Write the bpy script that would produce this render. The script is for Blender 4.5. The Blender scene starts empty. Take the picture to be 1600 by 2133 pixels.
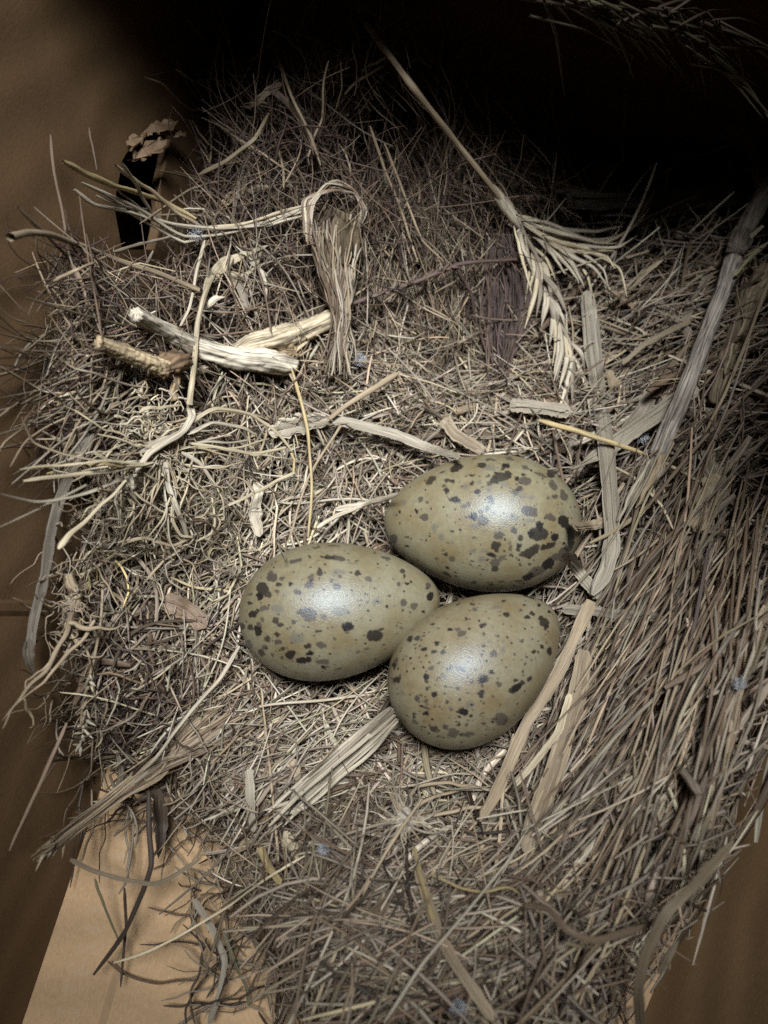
import bpy, bmesh, math, random
import numpy as np
from mathutils import Vector

random.seed(7)
RNG = np.random.default_rng(11)
SC = bpy.context.scene
COL = SC.collection

# ------------------------------------------------------------------ camera
F_PX, CX, CY = 1602.0, 800.0, 1066.5
DEP = math.radians(60)
CAM = np.array([0.0, -0.135, 0.274])
FW = np.array([0.0, math.cos(DEP), -math.sin(DEP)])
RT = np.array([1.0, 0.0, 0.0])
UP = np.array([0.0, math.sin(DEP), math.cos(DEP)])
cd = bpy.data.cameras.new('camera')
cam = bpy.data.objects.new('camera', cd)
COL.objects.link(cam)
cam.location = CAM
cam.rotation_euler = (math.pi / 2 - DEP, 0, 0)
cd.sensor_fit = 'VERTICAL'
cd.sensor_height = 32.0
cd.sensor_width = 24.0
cd.lens = F_PX / 2133 * 32.0
cd.clip_start = 0.005
cd.clip_end = 20
cd.dof.use_dof = True
cd.dof.focus_distance = 0.252
cd.dof.aperture_fstop = cd.lens / 2.6
SC.camera = cam

# ------------------------------------------------------------------ light
w = bpy.data.worlds.new('World')
SC.world = w
w.use_nodes = True
w.node_tree.nodes['Background'].inputs['Color'].default_value = (1.0, 0.82, 0.62, 1)
w.node_tree.nodes['Background'].inputs['Strength'].default_value = 0.026
ld = bpy.data.lights.new('ceiling_lamp', 'AREA')
ld.shape = 'DISK'
ld.size = 0.27
ld.energy = 0.78
ld.spread = math.radians(31)
ld.color = (0.93, 0.97, 1.0)
lamp = bpy.data.objects.new('ceiling_lamp', ld)
COL.objects.link(lamp)
lamp.location = (0.0, -0.075, 0.78)
lamp.rotation_euler = (Vector((-0.01, 0.02, 0.03)) - lamp.location).to_track_quat('-Z', 'Y').to_euler()

SC.view_settings.view_transform = 'Standard'
SC.view_settings.look = 'None'
SC.view_settings.exposure = 0.0
SC.view_settings.gamma = 1.0
SC.view_settings.use_curve_mapping = False
SC.render.engine = 'CYCLES'
SC.cycles.use_denoising = False
SC.cycles.max_bounces = 6
SC.cycles.diffuse_bounces = 3

# ------------------------------------------------------------------ basic helpers
def nrm(v):
    return v / np.maximum(np.linalg.norm(v, axis=-1, keepdims=True), 1e-12)

def ray(px, py):
    px = np.asarray(px, float)[..., None]; py = np.asarray(py, float)[..., None]
    return FW + RT * (px - CX) / F_PX + UP * (CY - py) / F_PX

def project(p):
    d = p - CAM
    z = d @ FW
    z = np.where(np.abs(z) < 1e-6, 1e-6, z)
    return CX + F_PX * (d @ RT) / z, CY - F_PX * (d @ UP) / z, z

def on_z(px, py, z):
    d = ray(px, py)
    t = (z - CAM[2]) / d[..., 2:3]
    return CAM + d * t

def setprops(o, label=None, cat=None, group=None, kind=None):
    if label: o['label'] = label
    if cat: o['category'] = cat
    if group: o['group'] = group
    if kind: o['kind'] = kind
    return o

def empty(name, loc=(0, 0, 0), **k):
    o = bpy.data.objects.new(name, None)
    o.empty_display_size = 0.01
    COL.objects.link(o)
    o.location = loc
    return setprops(o, **k)

def mesh_obj(name, V, faces4, mat, parent=None, attrs=None, smooth=True, **k):
    """V (n,3) world space, faces4 (m,4) or list of faces. One mesh object."""
    me = bpy.data.meshes.new(name)
    org = np.zeros(3)
    if parent is None:
        org = V.mean(axis=0)
    else:
        org = np.array(parent.matrix_world.translation) if False else np.array(parent.location)
        pp = parent.parent
        while pp is not None:
            org = org + np.array(pp.location); pp = pp.parent
    Vl = V - org
    if isinstance(faces4, np.ndarray):
        n = faces4.shape[1]
        me.vertices.add(len(Vl)); me.vertices.foreach_set('co', Vl.astype(np.float32).ravel())
        me.loops.add(faces4.size); me.loops.foreach_set('vertex_index', faces4.astype(np.int32).ravel())
        me.polygons.add(len(faces4))
        me.polygons.foreach_set('loop_start', (np.arange(len(faces4)) * n).astype(np.int32))
        me.polygons.foreach_set('loop_total', np.full(len(faces4), n, np.int32))
        me.update(calc_edges=True)
    else:
        me.from_pydata([tuple(v) for v in Vl], [], faces4)
    if attrs:
        for an, (typ, dat) in attrs.items():
            a = me.attributes.new(an, typ, 'POINT')
            if typ == 'FLOAT': a.data.foreach_set('value', dat.astype(np.float32).ravel())
            elif typ == 'FLOAT_VECTOR': a.data.foreach_set('vector', dat.astype(np.float32).ravel())
            else: a.data.foreach_set('color', dat.astype(np.float32).ravel())
    me.polygons.foreach_set('use_smooth', np.full(len(me.polygons), smooth, bool))
    me.materials.append(mat)
    o = bpy.data.objects.new(name, me)
    COL.objects.link(o)
    if parent is None:
        o.location = org
    else:
        o.parent = parent
    return setprops(o, **k)

# ------------------------------------------------------------------ materials
def new_mat(name):
    m = bpy.data.materials.new(name); m.use_nodes = True
    nt = m.node_tree
    b = nt.nodes['Principled BSDF']
    return m, nt, b

def N(nt, t, **k):
    n = nt.nodes.new(t)
    for a, v in k.items(): setattr(n, a, v)
    return n

def mixc(nt, fac, a, b, mode='MIX'):
    n = N(nt, 'ShaderNodeMix', data_type='RGBA', blend_type=mode)
    for s, v in ((n.inputs['Factor'], fac), (n.inputs['A'], a), (n.inputs['B'], b)):
        if hasattr(v, 'is_output'): nt.links.new(v, s)
        elif isinstance(v, (int, float)): s.default_value = v
        else: s.default_value = (*v, 1)
    return n.outputs['Result']

def ramp(nt, src, stops):
    r = N(nt, 'ShaderNodeValToRGB')
    e = r.color_ramp.elements
    while len(e) < len(stops): e.new(0.5)
    for el, (p, c) in zip(e, stops):
        el.position = p; el.color = (c, c, c, 1) if isinstance(c, (int, float)) else (*c, 1)
    nt.links.new(src, r.inputs['Fac'])
    return r.outputs['Color']

def straw_material(name, rough=0.6, spec=0.3, streak=(0.5, 1.22)):
    m, nt, b = new_mat(name)
    ca = N(nt, 'ShaderNodeAttribute', attribute_name='tint')
    ua = N(nt, 'ShaderNodeAttribute', attribute_name='along')
    mp = N(nt, 'ShaderNodeMapping')
    mp.inputs['Scale'].default_value = (170, 1.6, 37)
    nt.links.new(ua.outputs['Vector'], mp.inputs['Vector'])
    n1 = N(nt, 'ShaderNodeTexNoise'); n1.inputs['Scale'].default_value = 1.0; n1.inputs['Detail'].default_value = 4
    nt.links.new(mp.outputs['Vector'], n1.inputs['Vector'])
    mp2 = N(nt, 'ShaderNodeMapping')
    mp2.inputs['Scale'].default_value = (420, 0.35, 91)
    nt.links.new(ua.outputs['Vector'], mp2.inputs['Vector'])
    n2 = N(nt, 'ShaderNodeTexNoise'); n2.inputs['Scale'].default_value = 1.0; n2.inputs['Detail'].default_value = 3
    nt.links.new(mp2.outputs['Vector'], n2.inputs['Vector'])
    s1 = ramp(nt, n1.outputs['Fac'], [(0.32, streak[0]), (0.66, streak[1])])
    s2 = ramp(nt, n2.outputs['Fac'], [(0.34, 0.55), (0.6, 1.12)])
    c = mixc(nt, 1.0, ca.outputs['Color'], s1, 'MULTIPLY')
    c = mixc(nt, 0.8, c, s2, 'MULTIPLY')
    nt.links.new(c, b.inputs['Base Color'])
    b.inputs['Roughness'].default_value = rough
    b.inputs['Specular IOR Level'].default_value = spec
    bp = N(nt, 'ShaderNodeBump'); bp.inputs['Strength'].default_value = 0.6; bp.inputs['Distance'].default_value = 0.0003
    nt.links.new(n1.outputs['Fac'], bp.inputs['Height'])
    nt.links.new(bp.outputs['Normal'], b.inputs['Normal'])
    return m

M_STRAW = straw_material('dry_straw')
M_BARK = straw_material('weathered_bark', 0.8, 0.15, (0.22, 1.3))
M_FLUFF = straw_material('white_down', 0.9, 0.1, (0.95, 1.05))

def board_material(name, base, dark):
    m, nt, b = new_mat(name)
    tc = N(nt, 'ShaderNodeTexCoord')
    n1 = N(nt, 'ShaderNodeTexNoise'); n1.inputs['Scale'].default_value = 14; n1.inputs['Detail'].default_value = 5
    nt.links.new(tc.outputs['Object'], n1.inputs['Vector'])
    n2 = N(nt, 'ShaderNodeTexNoise'); n2.inputs['Scale'].default_value = 1300; n2.inputs['Detail'].default_value = 2
    mp = N(nt, 'ShaderNodeMapping'); mp.inputs['Scale'].default_value = (1, 0.6, 1)
    nt.links.new(tc.outputs['Object'], mp.inputs['Vector']); nt.links.new(mp.outputs['Vector'], n2.inputs['Vector'])
    ua = N(nt, 'ShaderNodeAttribute', attribute_name='sheet')
    mw = N(nt, 'ShaderNodeMapping'); mw.inputs['Rotation'].default_value = (0, 0, math.radians(14))
    nt.links.new(ua.outputs['Vector'], mw.inputs['Vector'])
    wv = N(nt, 'ShaderNodeTexWave', wave_type='BANDS', bands_direction='Y', wave_profile='SIN')
    wv.inputs['Scale'].default_value = 17; wv.inputs['Distortion'].default_value = 5; wv.inputs['Detail'].default_value = 2
    wv.inputs['Detail Scale'].default_value = 0.8
    nt.links.new(mw.outputs['Vector'], wv.inputs['Vector'])
    c = mixc(nt, ramp(nt, n1.outputs['Fac'], [(0.3, 0.0), (0.72, 1.0)]), base, dark)
    c = mixc(nt, 0.4, c, ramp(nt, n2.outputs['Fac'], [(0.3, 0.72), (0.7, 1.15)]), 'MULTIPLY')
    c = mixc(nt, 0.5, c, ramp(nt, wv.outputs['Fac'], [(0.0, 0.74), (1.0, 1.08)]), 'MULTIPLY')  # shading of the flutes put into the colour as darker bands
    nt.links.new(c, b.inputs['Base Color'])
    b.inputs['Roughness'].default_value = 0.72
    b.inputs['Specular IOR Level'].default_value = 0.25
    bp = N(nt, 'ShaderNodeBump'); bp.inputs['Strength'].default_value = 0.3; bp.inputs['Distance'].default_value = 0.0008
    nt.links.new(wv.outputs['Fac'], bp.inputs['Height'])
    bp0 = N(nt, 'ShaderNodeBump'); bp0.inputs['Strength'].default_value = 0.3; bp0.inputs['Distance'].default_value = 0.004
    nt.links.new(n1.outputs['Fac'], bp0.inputs['Height']); nt.links.new(bp0.outputs['Normal'], bp.inputs['Normal'])
    bp2 = N(nt, 'ShaderNodeBump'); bp2.inputs['Strength'].default_value = 0.25; bp2.inputs['Distance'].default_value = 0.0003
    nt.links.new(n2.outputs['Fac'], bp2.inputs['Height']); nt.links.new(bp.outputs['Normal'], bp2.inputs['Normal'])
    nt.links.new(bp2.outputs['Normal'], b.inputs['Normal'])
    return m, nt, c, b

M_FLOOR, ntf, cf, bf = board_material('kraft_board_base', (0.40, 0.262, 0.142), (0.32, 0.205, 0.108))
def worn_edge(nt, c, b):
    """pale rubbed dashes where the flutes run into the left fold"""
    at = N(nt, 'ShaderNodeAttribute', attribute_name='edge')
    sx = N(nt, 'ShaderNodeSeparateXYZ'); nt.links.new(at.outputs['Vector'], sx.inputs['Vector'])
    def mth(op, a, b_=None, c_=None):
        n = N(nt, 'ShaderNodeMath', operation=op)
        for i_, v in enumerate((a, b_, c_)):
            if v is None: continue
            if hasattr(v, 'is_output'): nt.links.new(v, n.inputs[i_])
            else: n.inputs[i_].default_value = v
        return n.outputs[0]
    nz = N(nt, 'ShaderNodeTexNoise'); nz.inputs['Scale'].default_value = 380; nz.inputs['Detail'].default_value = 5
    nt.links.new(at.outputs['Vector'], nz.inputs['Vector'])
    stripe = mth('SINE', mth('MULTIPLY_ADD', sx.outputs['Y'], 1150.0, mth('MULTIPLY', nz.outputs['Fac'], 3.5)))
    stripe = mth('GREATER_THAN', mth('ADD', stripe, mth('MULTIPLY', nz.outputs['Fac'], 1.2)), 0.95)
    band = mth('MULTIPLY', mth('GREATER_THAN', sx.outputs['X'], 0.0085), mth('LESS_THAN', sx.outputs['X'], 0.0155))
    m = mth('MULTIPLY', mth('MULTIPLY', stripe, band), mth('MULTIPLY', mth('SUBTRACT', nz.outputs['Fac'], 0.38), 1.6))
    line = mth('COMPARE', sx.outputs['X'], 0.0235, 0.0012)
    c2 = mixc(nt, mth('MULTIPLY', line, 0.3), c, (0.11, 0.07, 0.04))
    c2 = mixc(nt, mth('MAXIMUM', mth('MULTIPLY', m, 0.6), 0.0), c2, (0.36, 0.29, 0.22))
    nt.links.new(c2, b.inputs['Base Color'])
worn_edge(ntf, cf, bf)
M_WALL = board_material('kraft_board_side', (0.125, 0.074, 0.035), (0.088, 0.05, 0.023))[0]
M_LIGHTENED = board_material('kraft_board_lightened', (0.235, 0.142, 0.068), (0.17, 0.10, 0.046))[0]  # side board with a lightened colour, in place of light on right and back
M_TORN = board_material('torn_board', (0.19, 0.125, 0.075), (0.13, 0.08, 0.045))[0]

def gap_shade_material():  # near-black core colour stands in for shade between the straws
    m, nt, b = new_mat('core_gap_shade')
    tc = N(nt, 'ShaderNodeTexCoord')
    n1 = N(nt, 'ShaderNodeTexNoise'); n1.inputs['Scale'].default_value = 300; n1.inputs['Detail'].default_value = 6
    nt.links.new(tc.outputs['Object'], n1.inputs['Vector'])
    r = N(nt, 'ShaderNodeValToRGB')
    r.color_ramp.elements[0].position = 0.35; r.color_ramp.elements[0].color = (0.010, 0.0075, 0.0055, 1)
    r.color_ramp.elements[1].position = 0.7; r.color_ramp.elements[1].color = (0.05, 0.036, 0.026, 1)
    nt.links.new(n1.outputs['Fac'], r.inputs['Fac'])
    nt.links.new(r.outputs['Color'], b.inputs['Base Color'])
    b.inputs['Roughness'].default_value = 0.95; b.inputs['Specular IOR Level'].default_value = 0.05
    bp = N(nt, 'ShaderNodeBump'); bp.inputs['Strength'].default_value = 0.8; bp.inputs['Distance'].default_value = 0.002
    nt.links.new(n1.outputs['Fac'], bp.inputs['Height']); nt.links.new(bp.outputs['Normal'], b.inputs['Normal'])
    return m
M_GAP_SHADE = gap_shade_material()

# ------------------------------------------------------------------ nest height field
HP = [  # photo position, height in mm
 (850,1250,16),(700,1470,22),(800,1600,24),(1100,1650,27),(600,1550,22),(1250,1250,31),(1300,1000,34),(1100,900,28),
 (800,900,31),(650,1050,32),(480,1250,35),(420,1400,34),(300,1250,46),(350,950,68),(210,1000,72),(190,1150,58),(170,850,66),
 (200,700,70),(350,700,72),(500,700,62),(500,560,72),(350,520,74),(250,580,72),(700,600,66),(700,430,84),(550,400,80),
 (600,250,96),(600,120,104),(850,300,84),(850,550,58),(1050,600,50),(1050,420,62),(1000,200,76),(1250,600,34),(1400,700,38),
 (1500,560,44),(1300,450,34),(1200,300,30),(1550,800,52),(1560,1100,66),(1450,1250,54),(1550,1400,70),(1400,1500,56),
 (1440,1650,64),(1350,1790,54),(1250,1500,33),(1250,1750,46),(1100,1850,42),(900,1900,42),(700,1800,36),(600,1700,30),
 (500,1600,30),(440,1690,20),(350,1540,32),(200,1450,42),(260,1560,28),(150,1540,16),(800,2050,52),(1000,2100,56),
 (1170,2000,50),(1240,2090,42),(600,1900,28),(640,2060,28),(1285,1960,44),
 (400,1780,-4),(440,1900,-4),(530,2080,-6),(300,1700,-8),(200,1680,-8),(300,2000,-8),(100,2100,-8),(1420,250,26),(1500,350,30),
 (1560,1780,-6),(1440,2000,-6),(1360,2133,-6),(1610,1650,-4),(950,1080,27),(950,1300,22),(1000,1500,19)]
# box walls: line through two floor points, inward normal
LA = on_z(45, 2133, 0.0); LB = on_z(210, 1640, 0.0)
RA = on_z(1335, 2133, 0.0); RB = on_z(1590, 1500, 0.0)
BACK_Y, FRONT_Y, WALL_H = 0.262, -0.20, 0.27
LEAN = math.radians(13)
RLEAN = math.radians(21)
_d = nrm(RB - RA); _n = np.cross(np.array([0, 0, 1.0]), _d); _n = _n if _n[0] > 0 else -_n
NR = _n * math.cos(RLEAN) - np.array([0, 0, 1.0]) * math.sin(RLEAN)
_d = nrm(LB - LA); _n = np.cross(np.array([0, 0, 1.0]), _d); _n = _n if _n[0] < 0 else -_n
NL = _n * math.cos(LEAN) - np.array([0, 0, 1.0]) * math.sin(LEAN)     # outward normal of the leaning left side
def wall_x(Aa, Bb, y):
    return Aa[0] + (Bb[0] - Aa[0]) * (y - Aa[1]) / (Bb[1] - Aa[1])
def inside_box(p, m=0.001):
    return ((p - LA) @ NL < -m) & ((p - RA) @ NR < -m) & (p[..., 1] < BACK_Y - m) & (p[..., 2] > m)

def on_plane(px, py, A0, n):
    d = ray(px, py)
    return CAM + d * (((A0 - CAM) @ n) / (d @ n))
LC = [(92,1100),(100,1250),(112,1400),(105,950),(120,800),(120,700),(150,600),(215,520),(320,480),(410,400),(480,250),(530,120)]
LCP = np.array([on_plane(a, b, LA, NL) for a, b in LC])
HP = np.array(HP, float)
hxy = np.vstack([np.array([on_z(a, b, c / 1000) for a, b, c in HP])[:, :2], LCP[:, :2]])
hz = np.concatenate([HP[:, 2] / 1000, LCP[:, 2]])
def _tps(r2):
    return 0.5 * r2 * np.log(np.maximum(r2, 1e-12))
n_ = len(hxy)
D2 = ((hxy[:, None] - hxy[None]) ** 2).sum(-1)
A = np.zeros((n_ + 3, n_ + 3)); A[:n_, :n_] = _tps(D2) + np.eye(n_) * 2e-5
A[:n_, n_] = 1; A[:n_, n_ + 1:] = hxy; A[n_, :n_] = 1; A[n_ + 1:, :n_] = hxy.T
sol = np.linalg.solve(A, np.concatenate([hz, np.zeros(3)]))
GX = np.linspace(-0.26, 0.26, 261); GY = np.linspace(-0.24, 0.34, 291)
gx, gy = np.meshgrid(GX, GY, indexing='ij')
gp = np.stack([gx.ravel(), gy.ravel()], 1)
Hg = (_tps(((gp[:, None] - hxy[None]) ** 2).sum(-1)) @ sol[:n_] + sol[n_] + gp @ sol[n_ + 1:]).reshape(gx.shape)
def vnoise2(x, y, s):
    """smooth value noise in -1..1"""
    x = x / s; y = y / s
    xi = np.floor(x).astype(np.int64); yi = np.floor(y).astype(np.int64)
    fx = x - xi; fy = y - yi; fx = fx * fx * (3 - 2 * fx); fy = fy * fy * (3 - 2 * fy)
    def h(a, b):
        n = (a * 374761393 + b * 668265263) & 0x7fffffff
        n = ((n ^ (n >> 13)) * 1274126177) & 0x7fffffff
        return ((n ^ (n >> 16)) & 0xffff) / 32767.5 - 1
    return (h(xi, yi) * (1 - fx) + h(xi + 1, yi) * fx) * (1 - fy) + (h(xi, yi + 1) * (1 - fx) + h(xi + 1, yi + 1) * fx) * fy
Hg = np.clip(Hg, -0.02, 0.115)
_calm = np.clip((np.hypot(gx - 0.012, gy + 0.035) - 0.055) / 0.05, 0, 1)          # the bowl itself stays smooth
Hg = Hg + np.where(Hg > 0.012, 1, 0) * _calm * (vnoise2(gx * 1e3 + 31, gy * 1e3 + 7, 19.0) * 0.0085 + vnoise2(gx * 1e3 + 81, gy * 1e3 + 57, 8.0) * 0.004)
def H(x, y):
    i = np.clip((x - GX[0]) / (GX[1] - GX[0]), 0, len(GX) - 1.001); j = np.clip((y - GY[0]) / (GY[1] - GY[0]), 0, len(GY) - 1.001)
    a = i.astype(int); b = j.astype(int); u = i - a; v = j - b
    return Hg[a, b] * (1 - u) * (1 - v) + Hg[a + 1, b] * u * (1 - v) + Hg[a, b + 1] * (1 - u) * v + Hg[a + 1, b + 1] * u * v
def Hn(x, y):
    e = 0.004
    return nrm(np.stack([-(H(x + e, y) - H(x - e, y)) / (2 * e), -(H(x, y + e) - H(x, y - e)) / (2 * e), np.ones_like(x)], -1))

# ------------------------------------------------------------------ eggs
class Egg: pass
def make_egg(c_px, z, axis_px, L, W, k):
    e = Egg()
    e.c = on_z(*c_px, z)
    a, b = axis_px                       # image direction of the pointed end (right, up)
    v = RT * a + np.array([0, 1.0, 0]) * (b / UP[1])
    tilt = getattr(make_egg, 'tilt', 0)
    e.a = nrm(v + np.array([0, 0, tilt]))
    e.L, e.W, e.k = L, W, k
    u = np.linspace(-1, 1, 2001)
    e.g = (np.sqrt(np.maximum(1 - u * u, 0)) * (1 - k * u - 0.05 * u * u)).max()
    e.b1 = nrm(np.cross(e.a, np.array([0, 0, 1.0]))); e.b2 = np.cross(e.a, e.b1)
    return e
def egg_r(e, u):
    u = np.clip(u, -1, 1)
    return e.W / 2 * np.sqrt(np.maximum(1 - u * u, 0)) * (1 - e.k * u - 0.05 * u * u) / e.g
def in_egg(e, p, s=1.0):
    d = (p - e.c) / s
    u = d @ e.a / (e.L / 2)
    rho = np.linalg.norm(d - (d @ e.a)[..., None] * e.a, axis=-1)
    return (np.abs(u) < 1) & (rho < egg_r(e, u))

make_egg.tilt = 0.0
make_egg.tilt = 0.08
E1 = make_egg((708, 1268.9), 0.041, (0.961, 0.079), 0.0655, 0.0445, 0.20)
make_egg.tilt = -0.08
E2 = make_egg((1003, 1089), 0.043, (-1.0965, 0.061), 0.0672, 0.0472, 0.145)
make_egg.tilt = 0.063
E3 = make_egg((995.5, 1382), 0.041, (0.8086, 0.473), 0.0603, 0.0430, 0.2172)
EGGS = [E1, E2, E3]

SP1 = """235 410 45 50 0 D;215 465 25 35 0 D;275 455 30 30 0 D;310 335 40 35 0 M;385 340 22 14 -20 M;355 383 25 14 0 D;448 370 14 10 0 D;345 437 20 15 0 M;145 520 20 14 0 D;150 455 15 12 0 M
165 605 35 25 -35 D;200 570 15 15 0 D;150 700 25 22 40 D;205 725 25 45 -20 D;85 695 18 28 20 D;135 825 28 35 -30 M;275 790 22 26 0 D;345 755 20 18 0 D;335 650 25 26 0 D;370 680 30 18 0 D
355 810 28 22 0 M;390 857 17 15 0 D;575 840 27 20 0 D;590 890 30 18 -20 D;540 945 60 25 -10 D;445 905 42 28 -25 D;670 835 40 20 10 M;655 728 22 12 0 D;680 955 52 18 0 M;690 995 25 14 0 D
800 1005 25 10 -15 M;230 885 22 30 -35 D;255 850 20 15 0 M;310 905 12 18 0 M;380 925 12 8 0 M;870 695 44 32 -5 D;860 740 15 10 0 M;1070 760 58 42 5 D;1120 718 25 10 -15 D;1010 862 18 10 0 M
945 885 20 9 0 M;1140 832 12 8 0 M;775 785 16 8 20 M;660 295 24 22 0 D;650 265 8 15 0 D;600 335 20 28 0 M;585 385 38 28 0 M;790 395 33 24 0 M;690 620 22 16 25 M;470 655 18 20 0 M
500 440 35 20 15 M;480 205 50 14 -15 M;715 180 48 14 0 D;800 190 60 20 10 M;905 225 35 8 0 G;590 177 12 6 0 D;635 105 25 7 0 M;760 98 40 6 0 M;935 207 13 6 0 D;945 300 20 17 0 D
895 288 8 7 0 D;1025 343 28 17 20 M;1150 185 32 12 20 M;1093 228 12 8 0 D;1158 238 10 7 0 D;1072 148 10 5 0 D;1275 283 22 17 20 D;1288 325 9 20 0 D;1308 375 15 16 0 D;1250 380 18 14 40 M
1205 345 5 5 0 D;1465 395 22 28 0 M;1480 470 28 28 0 D;1365 540 27 26 0 M;1283 515 23 24 0 M;1280 572 8 8 0 D;1430 585 12 11 0 D;1317 553 5 5 0 D;1333 587 6 6 0 M;1157 553 7 5 0 D
1175 463 12 12 0 M;1100 478 8 8 0 G;1007 455 10 8 0 D;970 503 15 9 0 M;1015 512 10 10 0 M;1085 510 40 22 0 G;862 472 6 8 0 M;903 473 5 6 0 M;810 580 65 32 5 G;810 580 50 22 5 G;570 590 75 38 5 M
590 635 45 25 0 M;350 560 45 32 0 G;250 560 35 20 0 M;350 600 20 10 0 G;490 780 55 42 0 G;800 290 50 22 0 G;765 315 15 10 0 G;810 327 15 9 0 M;735 345 10 8 0 M;965 636 8 5 0 D
930 650 6 4 0 M;1265 710 8 5 0 M;1240 665 6 4 0 M;400 460 12 10 0 G;645 440 12 10 0 G;540 690 15 10 0 G;720 705 8 8 0 D;500 655 25 5 -15 M;300 300 30 12 -30 M;240 640 14 20 0 M;215 690 20 30 0 M"""
SP2 = """800 143 35 25 0 D;860 165 45 25 0 G;980 150 30 20 0 D;965 170 20 14 0 D;595 168 58 26 -25 D;490 195 22 8 -25 M;400 262 45 22 -35 D;530 262 30 14 0 D;568 270 20 18 0 D;505 303 20 14 0 M
522 345 20 20 0 D;710 222 30 8 -8 D;718 286 19 17 0 D;778 275 20 17 0 G;665 308 28 18 0 G;762 353 25 21 0 D;710 350 8 6 0 M;850 335 25 18 0 G;800 315 9 8 0 D;940 245 85 35 -12 D
1000 220 30 28 0 D;920 205 30 12 0 D;850 285 25 20 0 M;840 230 15 12 0 M;1125 217 16 12 0 D;1068 247 18 15 0 D;1130 270 52 32 5 M;1070 290 10 10 0 D;970 295 30 15 0 G;1085 328 27 20 0 D
1058 355 35 25 0 M;1110 385 30 18 0 G;1175 390 22 15 0 G;855 395 22 16 0 M;870 425 25 22 0 M;840 485 22 22 0 M;790 505 20 18 0 M;730 545 30 27 0 D;680 550 30 8 0 M;805 572 45 42 20 M
745 617 28 22 0 G;1035 415 15 15 0 G;1165 500 62 38 5 M;1200 520 30 24 0 M;1140 480 30 20 0 M;1205 457 9 7 0 D;1330 550 48 25 15 M;1165 575 25 20 0 G;1045 555 40 25 0 G;980 600 22 18 0 G
1040 650 32 22 35 M;1230 680 75 50 0 D;1245 620 25 40 0 D;1180 675 30 25 0 D;1280 670 30 35 0 D;1360 705 35 33 0 D;1310 770 60 24 -15 D;1270 785 20 20 0 D;1175 820 65 40 -25 D;1210 785 30 25 0 D
1110 835 20 25 0 D;1095 712 27 20 0 D;1080 770 24 22 0 D;1075 800 20 14 0 D;1020 785 15 22 0 M;1018 750 7 6 0 D;1027 843 17 15 0 D;1063 865 8 7 0 D;1095 915 13 10 0 D;1170 915 13 8 0 D
900 770 37 38 0 D;910 810 18 12 0 D;920 690 38 28 0 M;955 685 20 12 0 M;735 705 16 12 0 M;828 655 18 10 0 G;870 840 35 10 10 D;890 850 18 10 0 D;842 877 8 6 0 D;900 900 40 35 0 M
950 870 42 17 -30 M;895 950 28 22 0 D;795 870 28 24 0 G;720 812 25 16 0 G;815 805 25 16 0 G;515 838 20 13 0 D;565 870 22 22 0 M;530 943 20 11 25 D;525 993 36 14 20 D;588 982 14 7 0 D
720 892 12 7 0 D;757 945 7 5 0 D;803 953 16 6 0 M;445 872 15 12 0 M;730 1055 30 14 0 M;870 1070 20 10 0 M;590 415 37 24 5 D;620 440 10 10 0 M;540 408 8 7 0 D;675 455 45 17 -20 M
318 410 22 25 0 M;188 432 20 22 0 G;352 548 32 30 0 M;377 437 15 10 0 M;287 503 14 18 0 D;160 505 6 12 0 D;157 598 8 9 0 D;322 488 5 5 0 D;425 635 20 34 0 G;482 705 20 26 0 G
570 750 18 16 0 G;563 657 16 9 0 D;540 748 10 6 0 D;110 720 35 40 0 M;215 700 15 12 0 M;248 720 7 8 0 D;220 775 20 5 15 D;330 718 8 8 0 M;368 725 9 12 0 M;125 530 10 15 0 G
490 805 10 5 0 D;1250 215 60 12 20 M;1330 210 35 30 40 D;1350 300 25 45 -25 M;1430 380 28 48 -30 M;1360 390 22 18 0 M;1430 580 40 45 -20 D;1470 640 25 45 0 D;1485 720 25 75 0 D;1455 790 30 25 0 D
1430 755 15 10 0 D;1360 860 55 25 -15 M;1310 910 50 40 -30 D;1220 970 75 35 -20 M;1150 1010 50 25 -15 D;1430 840 40 60 0 M;1520 470 8 10 0 D;1410 445 8 7 0 D;1420 505 15 20 0 G;1310 400 14 10 0 M
945 1050 30 8 0 M;1050 1075 15 8 0 M;1080 1045 40 8 0 M;860 100 40 9 5 M;1010 95 30 9 5 M;1140 165 30 12 20 M;740 98 20 7 -10 M"""
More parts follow.
